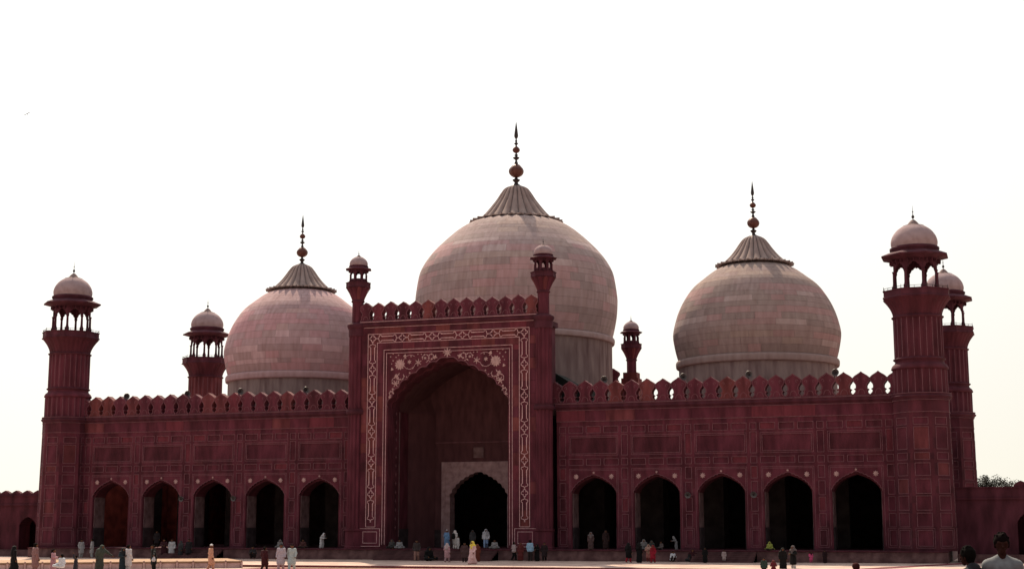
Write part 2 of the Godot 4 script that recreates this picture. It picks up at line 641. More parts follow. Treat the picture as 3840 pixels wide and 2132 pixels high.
func rosette(r: float, petals: int, inner: float) -> Mesh:
	var key := "ros%s_%s_%s" % [r, petals, inner]
	if cache.has(key):
		return cache[key]
	var mb := MB.new()
	var poly := PackedVector2Array()
	for k in petals * 2:
		var a := TAU * k / (petals * 2)
		var rr := r if k % 2 == 0 else r * inner
		if k % 2 == 0:
			poly.append(Vector2(sin(a - 0.09), cos(a - 0.09)) * rr * 0.95)
			poly.append(Vector2(sin(a), cos(a)) * rr)
			poly.append(Vector2(sin(a + 0.09), cos(a + 0.09)) * rr * 0.95)
		else:
			poly.append(Vector2(sin(a), cos(a)) * rr)
	for i in poly.size():
		var a := poly[i]
		var b := poly[(i + 1) % poly.size()]
		mb.tri(Vector3(0, 0, 0.035), Vector3(b.x, b.y, 0.012), Vector3(a.x, a.y, 0.012))
		mb.quad(Vector3(a.x, a.y, 0.012), Vector3(b.x, b.y, 0.012), Vector3(b.x, b.y, -0.02), Vector3(a.x, a.y, -0.02))
	cache[key] = mb.mesh()
	return cache[key]


func pier(variant: int, wide := 0.45) -> Node3D:
	var root := Node3D.new()
	var holes := []
	for q in [[9.6, 10.05], [7.92, 9.4], [7.2, 7.63], [6.12, 6.93], [4.9, 5.84], [3.77, 4.7], [2.65, 3.54], [1.36, 2.38]]:
		holes.append(rc(0, 0.21, q[0], q[1]))
	var mb := MB.new()
	stone_face(mb, -wide, wide, 1.0, 10.43, holes, 0.06, variant + 20.0, 0.9, 0.55)
	var w := MeshInstance3D.new()
	w.mesh = mb.mesh()
	w.material_override = M.sand
	w.name = "wall_pier"
	root.add_child(w)
	for i in holes.size():
		var r: Rect2 = holes[i].grow(0.01)
		mb = MB.new()
		mb.box(Vector3(r.position.x, r.position.y, -0.1), Vector3(r.end.x, r.end.y, -0.045))
		part("panel", mb.mesh(), M.sand_tones[[0, 2, 5, 4, 0, 2, 0][(i * 3 + variant) % 7]], w)
		mb = MB.new()
		mb.frame(holes[i], 0.036, -0.02, 0.005)
		if i == 7:
			mb.frame(holes[i].grow(0.13), 0.03, -0.02, 0.005)
		part("panel_border", mb.mesh(), M.inlay_faint, w)
	return root


func put(root: Node3D, src: Node3D, at: Vector3) -> void:
	for o in src.get_children():
		var c: Node3D = o.duplicate()
		c.position += at
		root.add_child(c, true)


func build_hall() -> void:
	hall = thing("prayer_hall", "dark red sandstone prayer hall with tall cusped portal and ten arches", "mosque")
	var bays := [bay(0), bay(1), bay(2), bay(3)]
	var piers := [pier(0), pier(1), pier(2)]
	var n := 0
	for s in [-1, 1]:
		for i in 5:
			put(hall, bays[(i * 3 + n) % 4], Vector3(s * (11.284 + 4.79 * i), 0, 0))
		for i in 6:
			put(hall, piers[(i + n) % 3], Vector3(s * (8.889 + 4.79 * i), 0, 0))
		n += 1
	for b in bays + piers:
		b.free()
	# the inner core of the piers, from the wall face to the inside of the hall
	var mb := MB.new()
	for s in [-1, 1]:
		for i in 6:
			var x: float = s * (8.889 + 4.79 * i)
			mb = MB.new()
			mb.box(Vector3(x - 0.449, 1.0, -1.7), Vector3(x + 0.449, 10.4, -0.101))
			part("pier_core", mb.mesh(), M.inner_shade, hall)
	# frieze: long plain slabs between two pale lines
	for s in [-1, 1]:
		var x := 8.42
		var k := 0
		while x < 33.3:
			var w := 1.5 + hash1(k, s) * 0.9
			var e := minf(x + w, 33.4)
			mb = MB.new()
			mb.slab(Vector3(-e if s < 0 else x, 10.475, -1.7), Vector3(-x if s < 0 else e, 11.26, 0.03), 0.008)
			part("frieze_slab", mb.mesh(), M.sand_tones[[0, 2, 4, 0, 1, 2, 5][int(hash1(k, s, 3) * 7) % 7]], hall)
			x = e + 0.008
			k += 1
		for e in [[10.43, 10.472, 0.045], [11.264, 11.3, 0.06], [11.74, 11.78, 0.25]]:
			mb = MB.new()
			mb.box(Vector3(s * 8.4, e[0], -0.3), Vector3(s * 33.4, e[1], e[2]))
			part("pale_line", mb.mesh(), M.inlay_faint, hall)
		# cornice with a rounded projecting profile
		mb = MB.new()
		var prof := [Vector2(0.05, 11.303), Vector2(0.08, 11.4), Vector2(0.2, 11.47), Vector2(0.24, 11.55), Vector2(0.2, 11.62), Vector2(0.23, 11.737)]
		for i in prof.size() - 1:
			mb.quad(Vector3(-33.4 if s < 0 else 8.4, prof[i].y, prof[i].x), Vector3(-8.4 if s < 0 else 33.4, prof[i].y, prof[i].x), Vector3(-8.4 if s < 0 else 33.4, prof[i + 1].y, prof[i + 1].x), Vector3(-33.4 if s < 0 else 8.4, prof[i + 1].y, prof[i + 1].x))
		mb.box(Vector3(s * 8.4, 11.303, -1.7), Vector3(s * 33.4, 11.737, 0.05))
		part("cornice", mb.mesh(), M.trim, hall)
	# the closed shell of the hall: back wall, end walls, roof, floor, inner arcade
	mb = MB.new()
	mb.box(Vector3(-34.4, 0.85, -26.0), Vector3(34.4, 11.0, -24.6))
	part("inner_wall", mb.mesh(), M.inner_shade, hall)
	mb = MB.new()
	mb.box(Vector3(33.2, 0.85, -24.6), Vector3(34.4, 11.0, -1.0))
	part("inner_wall", mb.mesh(), M.inner_shade, hall)
	# left end wall with two openings added to let the sun in
	mb = MB.new()
	mb.box(Vector3(-34.4, 0.85, -24.6), Vector3(-33.2, 11.0, -18.0))
	mb.box(Vector3(-34.4, 0.85, -14.5), Vector3(-33.2, 11.0, -11.6))
	mb.box(Vector3(-34.4, 0.85, -7.2), Vector3(-33.2, 11.0, -1.0))
	mb.box(Vector3(-34.4, 8.2, -18.0), Vector3(-33.2, 11.0, -14.5))
	mb.box(Vector3(-34.4, 8.2, -11.6), Vector3(-33.2, 11.0, -7.2))
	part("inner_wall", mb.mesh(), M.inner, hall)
	mb = MB.new()
	for i in 6:
		for s in [-1, 1]:
			var x: float = s * (8.889 + 4.79 * i)
			mb = MB.new()
			mb.box(Vector3(x - 1.0, 1.0, -10.2), Vector3(x + 1.0, 11.0, -8.2))
			part("inner_pier", mb.mesh(), M.inner_shade, hall)
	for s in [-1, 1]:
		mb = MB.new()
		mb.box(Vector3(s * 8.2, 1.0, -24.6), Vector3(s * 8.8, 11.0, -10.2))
		part("inner_pier", mb.mesh(), M.inner_shade, hall)
	mb = MB.new()
	mb.box(Vector3(-33.2, 1.0, -14.4), Vector3(-29.0, 11.0, -13.4))
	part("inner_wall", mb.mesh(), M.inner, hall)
	# the roof, with a gap added over the left end chamber to let light in
	mb = MB.new()
	mb.box(Vector3(-29.6, 11.01, -26.0), Vector3(34.4, 11.5, -7.1))
	mb.box(Vector3(-29.6, 11.01, -7.096), Vector3(-7.204, 11.5, -1.2))
	mb.box(Vector3(7.204, 11.01, -7.096), Vector3(34.4, 11.5, -1.2))
	mb.box(Vector3(-34.4, 11.01, -26.0), Vector3(-29.604, 11.5, -12.5))
	mb.box(Vector3(-34.4, 11.01, -12.496), Vector3(-33.204, 11.5, -1.2))
	part("roof", mb.mesh(), M.plaster, hall)
	mb = MB.new()
	mb.box(Vector3(-36.5, G - 0.3, -27), Vector3(36.5, 0.93, 2.45))
	part("plinth", mb.mesh(), M.plinth, hall)
	mb = MB.new()
	mb.box(Vector3(-36.55, 0.932, -1.7), Vector3(36.55, 1.0, 2.52))
	mb.box(Vector3(-34.4, 0.932, -24.6), Vector3(34.4, 0.998, -1.7))
	part("plinth_edge", mb.mesh(), M.sand_dark, hall)
	# dark base mouldings along the foot of the wall
	mb = MB.new()
	for s in [-1, 1]:
		for i in 6:
			var x: float = s * (8.889 + 4.79 * i)
			mb = MB.new()
			mb.box(Vector3(x - 0.665, 1.0, -0.2), Vector3(x + 0.665, 1.14, 0.07))
			part("base_moulding", mb.mesh(), M.trim, hall)
	# flights of steps up the plinth
	for f in [[0.0, 4.6, 6], [-20.9, 2.6, 5], [21.5, 2.2, 5]]:
		for k in f[2]:
			mb = MB.new()
			var top: float = G + (0.93 - G) * (1.0 - float(k) / f[2]) - 0.02
			mb.box(Vector3(f[0] - f[1], G - 0.1, 2.4), Vector3(f[0] + f[1], top, 2.8 + 0.32 * k))
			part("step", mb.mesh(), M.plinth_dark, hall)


# ---------------------------------------------------------------- the portal

func build_portal() -> void:
	var zf := 1.25
	var mb := MB.new()
	var pts := arch(4.95, 11.75, 15.5, 7, 0.16)
	var poly := PackedVector2Array([Vector2(-7.2, 1.0), Vector2(-4.95, 1.0)])
	poly.append_array(pts)
	poly.append_array([Vector2(4.95, 1.0), Vector2(7.2, 1.0), Vector2(7.2, 18.1), Vector2(-7.2, 18.1)])
	mb.prism(poly, 0.2, zf - 0.06)
	var front := part("portal_front", mb.mesh(), M.sand, hall)
	# second, smaller cusped edge inside the first
	mb = MB.new()
	poly = PackedVector2Array([Vector2(-6.5, 1.0), Vector2(-4.9, 1.0)])
	poly.append_array(arch(4.9, 11.75, 15.3, 7, 0.12))
	poly.append_array([Vector2(4.9, 1.0), Vector2(6.5, 1.0), Vector2(6.5, 17.5), Vector2(-6.5, 17.5)])
	mb.prism(poly, -1.1, 0.2)
	part("inner_arch", mb.mesh(), M.sand_dark, front)
	# mass of the portal block: sides, vault and back
	mb = MB.new()
	for s in [-1, 1]:
		mb.box(Vector3(s * 5.2, 1.0, -6.2), Vector3(s * 5.7, 16.4, -1.1))
		mb.box(Vector3(s * 5.705, 1.0, -3.8), Vector3(s * 7.2, 18.1, 0.195))
	mb.box(Vector3(-5.7, 16.405, -6.2), Vector3(5.7, 16.9, -1.1))
	mb.box(Vector3(-5.7, 16.905, -3.8), Vector3(5.7, 18.1, 0.0))
	part("portal_block", mb.mesh(), M.sand, front)
	mb = MB.new()
	poly = PackedVector2Array()
	poly.append_array(arch(5.15, 11.7, 15.7, 1, 0.0))
	poly.append_array([Vector2(5.195, 11.7), Vector2(5.195, 16.4), Vector2(-5.195, 16.4), Vector2(-5.195, 11.7)])
	mb.prism(poly, -6.1, -1.1)
	part("portal_vault", mb.mesh(), M.recess, front)
	# back wall of the recess with its doorway
	mb = MB.new()
	var door := arch(2.45, 4.95, 6.99, 7, 0.1)
	poly = PackedVector2Array([Vector2(-5.2, 1.0), Vector2(-3.2, 1.0), Vector2(-3.2, 7.84), Vector2(3.2, 7.84), Vector2(3.2, 1.0), Vector2(5.2, 1.0), Vector2(5.2, 16.4), Vector2(-5.2, 16.4)])
	mb.prism(poly, -7.0, -6.0)
	part("recess_wall", mb.mesh(), M.recess, front)
	mb = MB.new()
	poly = PackedVector2Array([Vector2(-3.2, 1.0), Vector2(-2.45, 1.0)])
	poly.append_array(door)
	poly.append_array([Vector2(2.45, 1.0), Vector2(3.2, 1.0), Vector2(3.2, 7.84), Vector2(-3.2, 7.84)])
	mb.prism(poly, -7.0, -5.93)
	mb.frame(Rect2(-2.85, 1.0, 5.7, 6.42), 0.06, -5.95, -5.9)
	part("doorway", mb.mesh(), M.doorstone, front)
	for s in [-1, 1]:
		mb = MB.new()
		var p := [Vector3(s * 5.19, 1.0, -3.6), Vector3(s * 3.75, 1.0, -5.99)]
		var up := Vector3(0, 10.7, 0)
		mb.quad(p[0], p[1], p[1] + up, p[0] + up)
		mb.quad(p[0] + up, p[1] + up, Vector3(s * 4.5, 13.6, -5.9), Vector3(s * 5.19, 11.7, -4.2))
		part("recess_corner", mb.mesh(), M.recess, front)
		mb = MB.new()
		mb.box(Vector3(s * 4.88, 1.9, -1.18), Vector3(s * 4.99, 11.6, -1.02))
		part("jamb_line", mb.mesh(), M.plaster, front)
		# pale flowers up the jamb
		for k in 14:
			var t := Transform3D(Basis(Vector3.UP, -s * PI / 2), Vector3(s * 4.9, 2.6 + k * 0.68, -0.45))
			part("jamb_flower", rosette(0.16, 4, 0.35), M.inlay_faint, front, t)
		# lower dado of the recess
		mb = MB.new()
		mb.box(Vector3(s * 5.12, 1.0, -3.6), Vector3(s * 5.195, 2.5, -1.2))
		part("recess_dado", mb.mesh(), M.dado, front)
		mb = MB.new()
		mb.box(Vector3(s * 3.22, 1.0, -5.995), Vector3(s * 5.1, 2.4, -5.94))
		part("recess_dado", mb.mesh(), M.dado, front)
	mb = MB.new()
	mb.box(Vector3(-5.1, 9.38, -6.0), Vector3(5.1, 9.44, -5.95))
	part("moulding_line", mb.mesh(), M.inlay_faint, front)
	mb = MB.new()
	mb.box(Vector3(-0.44, 8.15, -6.0), Vector3(0.44, 9.0, -5.93))
	part("plaque", mb.mesh(), M.plaster, front)

	# facing slabs, laid one by one with open joints
	var tones := [0, 2, 0, 1, 4, 3, 0, 5, 2, 1]
	var q := 0
	for s in [-1, 1]:
		for col in [[6.70, 7.19], [5.34, 5.845]]:
			var y := 2.58
			var top: float = 17.615 if col[0] > 6 else 16.345
			while y < top - 0.1:
				var h := minf(0.62 + hash1(q, s, col[0]) * 0.5, top - y)
				if top - y - h < 0.25:
					h = top - y
				mb = MB.new()
				var xa := minf(s * col[0], s * col[1])
				var xb := maxf(s * col[0], s * col[1])
				mb.slab(Vector3(xa, y, zf - 0.08), Vector3(xb, y + h - 0.012, zf), 0.008)
				part("facing_slab", mb.mesh(), M.sand_tones[tones[int(hash1(q, s, 9.0) * 10) % 10]], front)
				y += h
				q += 1
		var y2 := 2.66
		while y2 < 16.9:
			var h := 1.21
			mb = MB.new()
			mb.slab(Vector3(minf(s * 5.9, s * 6.63), y2, zf - 0.08), Vector3(maxf(s * 5.9, s * 6.63), minf(y2 + h - 0.01, 17.57), zf - 0.025), 0.006)
			part("facing_slab", mb.mesh(), M.sand_tones[tones[int(hash1(q, s, 4.0) * 10) % 10]], front)
			y2 += h
			q += 1
	for row in [[17.62, 18.09, 7.19, 1.15, 0.0], [16.345, 16.865, 5.845, 0.95, 0.0], [16.91, 17.565, 5.89, 1.05, -0.025]]:
		var x: float = -row[2]
		while x < row[2] - 0.05:
			var w: float = minf(row[3] * (0.75 + 0.5 * hash1(q, 3.0)), row[2] - x)
			if row[2] - x - w < 0.4:
				w = row[2] - x
			mb = MB.new()
			mb.slab(Vector3(x, row[0], zf - 0.08), Vector3(x + w - 0.012, row[1], zf + row[4]), 0.006)
			part("facing_slab", mb.mesh(), M.sand_tones[tones[int(hash1(q, 7.0) * 10) % 10]], front)
			x += w
			q += 1
	# lines of white marble
	mb = MB.new()
	for e in [[6.66, 17.59, 2.66, 0.045], [5.87, 16.885, 2.66, 0.045], [5.3, 16.31, 1.3, 0.04], [5.08, 16.04, 1.3, 0.035]]:
		var x: float = e[0]
		var w: float = e[3]
		var z := zf + 0.008
		mb.box(Vector3(-x - w * 0.5, e[1] - w * 0.5, z - 0.09), Vector3(x + w * 0.5, e[1] + w * 0.5, z))
		for s in [-1, 1]:
			mb.box(Vector3(s * x - w * 0.5, e[2], z - 0.09), Vector3(s * x + w * 0.5, e[1] - w * 0.5, z))
	for s in [-1, 1]:
		mb.box(Vector3(s * 5.893, 2.63, zf - 0.06), Vector3(s * 6.637, 2.67, zf + 0.008))
	part("marble_line", mb.mesh(), M.inlay, front)
	mb = MB.new()
	var out := PackedVector2Array()
	for p in pts:
		out.append(p + Vector2(signf(p.x) * 0.03, 0.045))
	mb.ribbon(out, 0.05, false, zf - 0.08, zf - 0.05)
	part("arch_edge", mb.mesh(), M.inlay_faint, front)
	# base panels
	for s in [-1, 1]:
		mb = MB.new()
		var r := Rect2(minf(s * 5.5, s * 7.1), 1.2, 1.6, 1.3)
		mb.box(Vector3(r.position.x, r.position.y, zf - 0.1), Vector3(r.end.x, r.end.y, zf - 0.01))
		part("base_panel", mb.mesh(), M.sand_tones[2], front)
		mb = MB.new()
		mb.frame(r, 0.04, zf - 0.08, zf)
		mb.frame(r.grow(-0.24), 0.035, zf - 0.03, zf)
		part("panel_border", mb.mesh(), M.inlay, front)
	# chain of quatrefoils and cartouches
	var quat := PackedVector2Array()
	for k in 40:
		var a := TAU * k / 40
		quat.append(Vector2(cos(a), sin(a)) * (0.135 + 0.125 * pow(absf(cos(2 * a)), 0.6)))
	mb = MB.new()
	mb.ribbon(quat, 0.048, true, 0.0, 0.03)
	var quat_mesh := mb.mesh()
	mb = MB.new()
	var side := [Vector2(0.0, 0.83), Vector2(0.05, 0.75), Vector2(0.11, 0.72), Vector2(0.2, 0.71), Vector2(0.255, 0.66), Vector2(0.26, 0.58), Vector2(0.22, 0.53), Vector2(0.165, 0.5)]
	var car := PackedVector2Array()
	for p in side:
		car.append(p)
	for i in range(side.size() - 1, -1, -1):
		car.append(Vector2(side[i].x, -side[i].y))
	for i in range(1, side.size()):
		car.append(Vector2(-side[i].x, -side[i].y))
	for i in range(side.size() - 1, 0, -1):
		car.append(Vector2(-side[i].x, side[i].y))
	mb.ribbon(car, 0.048, true, 0.0, 0.03)
	for s in [-1, 1]:
		mb.ribbon(PackedVector2Array([Vector2(0, s * 0.87), Vector2(0, s * 0.93)]), 0.1, false, 0.0, 0.03)
	var car_mesh := mb.mesh()
	var zi := zf - 0.02
	for s in [-1, 1]:
		for k in 7:
			if k < 6:
				part("quatrefoil", quat_mesh, M.inlay, front, Transform3D(Basis(), Vector3(s * 6.265, 17.24 - k * 2.42, zi)))
			if k < 6:
				part("cartouche", car_mesh, M.inlay, front, Transform3D(Basis(), Vector3(s * 6.265, 17.24 - (k + 0.5) * 2.42, zi)))
	for k in 5:
		var x := -6.265 + (k + 0.5) * 2.506
		part("cartouche", car_mesh, M.inlay, front, Transform3D(Basis(Vector3(0, 0, 1), PI / 2), Vector3(x, 17.235, zi)))
		if k < 4:
			part("quatrefoil", quat_mesh, M.inlay, front, Transform3D(Basis(), Vector3(x + 1.253, 17.235, zi)))
	# flowers of the spandrels
	var fl := [[650, 645, 0.43, 12, 0.72], [775, 610, 0.18, 6, 0.5], [890, 615, 0.29, 6, 0.3], [980, 562, 0.12, 5, 0.6], [1110, 545, 0.2, 4, 0.45], [605, 785, 0.17, 6, 0.6], [595, 878, 0.3, 6, 0.3], [560, 948, 0.1, 5, 0.7], [520, 1045, 0.14, 5, 0.5], [547, 705, 0.14, 3, 0.6], [715, 540, 0.15, 3, 0.7], [597, 557, 0.07, 4, 0.6], [630, 530, 0.07, 4, 0.6], [560, 517, 0.06, 4, 0.6], [526, 552, 0.07, 4, 0.6], [560, 600, 0.07, 4, 0.6], [540, 640, 0.06, 4, 0.6], [780, 745, 0.08, 5, 0.6], [740, 795, 0.07, 4, 0.6], [885, 515, 0.06, 4, 0.6], [1040, 600, 0.06, 4, 0.6], [930, 515, 0.06, 4, 0.6]]
	var vines := [[780, 620, 0.62], [985, 560, 0.33], [668, 790, 0.3], [590, 850, 0.33], [1060, 540, 0.24], [540, 1000, 0.2]]
	for s in [-1, 1]:
		for f in fl:
			var x: float = (f[0] - 1268.0) / 773.0 * 4.95
			var y: float = 15.5 - (f[1] - 555.0 - 0.052 * (1268.0 - f[0])) / 773.0 * 4.95
			part("inlaid_flower", rosette(f[2], f[3], f[4]), M.flower, front, Transform3D(Basis(Vector3(0, 0, 1), hash1(f[0], f[1]) * 2.0), Vector3(-s * x, y, zf - 0.06)))
		for f in vines:
			var x: float = (f[0] - 1268.0) / 773.0 * 4.95
			var y: float = 15.5 - (f[1] - 555.0 - 0.052 * (1268.0 - f[0])) / 773.0 * 4.95
			var ring := PackedVector2Array()
			for k in 22:
				var a: float = TAU * k / 26.0 + f[0]
				ring.append(Vector2(-s * (x + cos(a) * f[2] * (1.0 - k * 0.012)), y + sin(a) * f[2] * (1.0 - k * 0.012)))
			mb = MB.new()
			mb.ribbon(ring, 0.03, false, zf - 0.08, zf - 0.045)
			part("inlaid_vine", mb.mesh(), M.inlay, front)
			for k in 5:   # small leaves along the scroll
				var b: float = TAU * (k + 0.5) / 6.5 + f[0]
				part("inlaid_leaf", rosette(0.055 + 0.05 * hash1(k, f[0]), 3, 0.5), M.flower, front, Transform3D(Basis(Vector3(0, 0, 1), b), Vector3(-s * (x + cos(b) * f[2] * 0.8), y + sin(b) * f[2] * 0.8, zf - 0.057)))
	part("inlaid_flower", rosette(0.36, 8, 0.4), M.flower, front, Transform3D(Basis(), Vector3(0, 15.93, zf - 0.04)))
	# cornice
	mb = MB.new()
	var prof := [Vector2(1.26, 18.13), Vector2(1.32, 18.2), Vector2(1.42, 18.26), Vector2(1.46, 18.34), Vector2(1.4, 18.42), Vector2(1.46, 18.51), Vector2(1.46, 18.52)]
	for i in prof.size() - 1:
		mb.quad(Vector3(-7.3, prof[i].y, prof[i].x), Vector3(7.3, prof[i].y, prof[i].x), Vector3(7.3, prof[i + 1].y, prof[i + 1].x), Vector3(-7.3, prof[i + 1].y, prof[i + 1].x))
	mb.box(Vector3(-7.4, 18.13, -3.9), Vector3(7.4, 18.52, 1.26))
	part("portal_cornice", mb.mesh(), M.trim, front)
	mb = MB.new()
	mb.box(Vector3(-7.3, 18.524, -3.9), Vector3(7.3, 18.56, 1.48))
	mb.box(Vector3(-7.3, 18.095, 1.0), Vector3(7.3, 18.127, 1.275))
	part("pale_line", mb.mesh(), M.inlay, front)


# ---------------------------------------------------------------- parapets

func merlon_poly(w: float, h: float) -> PackedVector2Array:
	var half := [Vector2(0, 1.80), Vector2(0.16, 1.67), Vector2(0.4, 1.52), Vector2(0.5, 1.44), Vector2(0.53, 1.4), Vector2(0.585, 1.35), Vector2(0.5965, 1.29), Vector2(0.5965, 1.12), Vector2(0.52, 0.99), Vector2(0.43, 0.88), Vector2(0.385, 0.76), Vector2(0.385, 0.6), Vector2(0.44, 0.55), Vector2(0.53, 0.5), Vector2(0.45, 0.45), Vector2(0.42, 0.36), Vector2(0.45, 0.27), Vector2(0.52, 0.2), Vector2(0.57, 0.14), Vector2(0.5965, 0.12), Vector2(0.5965, 0.0)]
	var out := PackedVector2Array()
	for p in half:
		out.append(Vector2(p.x / 1.1975 * w, p.y / 1.80 * h))
	for i in range(half.size() - 1, 0, -1):
		out.append(Vector2(-half[i].x / 1.1975 * w, half[i].y / 1.80 * h))
	return out


func merlon_meshes(w: float, h: float, deep: float) -> Array:
	var mb := MB.new()
	var poly := merlon_poly(w, h)
	mb.prism(poly, -deep, 0.0)
	var a := mb.mesh()
	mb = MB.new()
	var inner := Geometry2D.offset_polygon(poly, -0.045)
	if inner.size():
		mb.ribbon(inner[0], 0.03, true, -0.01, 0.006)
	var ring := PackedVector2Array()
	for k in 11:
		ring.append(Vector2(cos(PI * k / 10.0) * 0.2 * w, 0.08 * h + sin(PI * k / 10.0) * 0.2 * h))
	mb.ribbon(ring, 0.03, false, -0.01, 0.006)
	for s in [-1, 1]:
		var curl := PackedVector2Array()
		for k in 9:
			var t := k / 8.0 * 4.6
			curl.append(Vector2(s * (0.24 * w + cos(t) * 0.07 * w), 0.68 * h + sin(t) * 0.055 * h))
		mb.ribbon(curl, 0.026, false, -0.01, 0.006)
	return [a, mb.mesh()]


func build_parapets() -> void:
	var mm := merlon_meshes(1.1975, 1.72, 0.7)
	var tones := [0, 2, 0, 4, 1, 0, 2, 3, 0, 5]
	for s in [-1, 1]:
		for k in range(-1, 21):
			var x: float = s * (8.889 + 1.1975 * (k + 0.5))
			if absf(x) > 33.6:
				continue
			var o := part("merlon", mm[0], M.sand_tones[tones[int(hash1(k, s, 5) * 10) % 10]], hall, Transform3D(Basis(Vector3(0, 0, 1), (hash1(k, s, 8.0) - 0.5) * 0.02).scaled(Vector3(1, 0.97 + hash1(k, s, 2.0) * 0.06, 1)), Vector3(x, 11.782, 0.1 + hash1(k, s, 3.0) * 0.03)))
			part("merlon_inlay", mm[1], M.inlay_faint, o).set_meta("kind", "stuff")
	var mp := merlon_meshes(1.06, 1.56, 0.62)
	for k in 14:
		var x := (k - 6.5) * 1.06
		if absf(x) > 7.2:
			continue
		var o := part("merlon", mp[0], M.sand_tones[tones[int(hash1(k, 2.0, 5) * 10) % 10]], hall, Transform3D(Basis(Vector3(0, 0, 1), (hash1(k, 5.0, 8.0) - 0.5) * 0.02).scaled(Vector3(1, 0.97 + hash1(k, 4.0, 2.0) * 0.06, 1)), Vector3(x, 18.562, 1.28 + hash1(k, 6.0) * 0.03)))
		part("merlon_inlay", mp[1], M.inlay_faint, o).set_meta("kind", "stuff")
	# merlons and wall of the lower rear portal, seen between the domes
	var mb := MB.new()
	mb.box(Vector3(-7.2, 11.5, -25.6), Vector3(7.2, 15.5, -24.8))
	part("rear_wall", mb.mesh(), M.sand, hall)
	mb = MB.new()
	mb.box(Vector3(6.9, 11.5, -27.3), Vector3(8.5, 16.2, -25.7))
	mb.box(Vector3(7.05, 16.2, -27.15), Vector3(8.35, 16.75, -25.85))
	part("turret_base", mb.mesh(), M.sand_tones[3], hall)
	for k in 13:
		part("merlon", mp[0], M.sand_tones[tones[k % 10]], hall, Transform3D(Basis(), Vector3((k - 6) * 1.06, 15.502, -24.8)))


# ---------------------------------------------------------------- roof

func build_roof() -> void:
	var mb := MB.new()
	mb.prism(PackedVector2Array([Vector2(6.2, 11.52), Vector2(9.7, 11.52), Vector2(9.6, 13.3), Vector2(8.0, 14.0), Vector2(7.0, 14.62), Vector2(6.3, 14.7)]), -7.4, -4.4)  # plain black block with a sloping top
	var o := part("black_hump", mb.mesh(), M.hump_black, self)
	o.set_meta("label", "black hump with a sloping top on the roof beside the central drum")
	o.set_meta("category", "cover")


# ---------------------------------------------------------------- domes

func profile_at(pr: Array, s: float) -> Vector2:
	var run := 0.0
	for i in pr.size() - 1:
		var L: float = pr[i].distance_to(pr[i + 1])
		if run + L >= s or i == pr.size() - 2:
			return pr[i].lerp(pr[i + 1], clampf((s - run) / L, 0, 1))
		run += L
	return pr[-1]


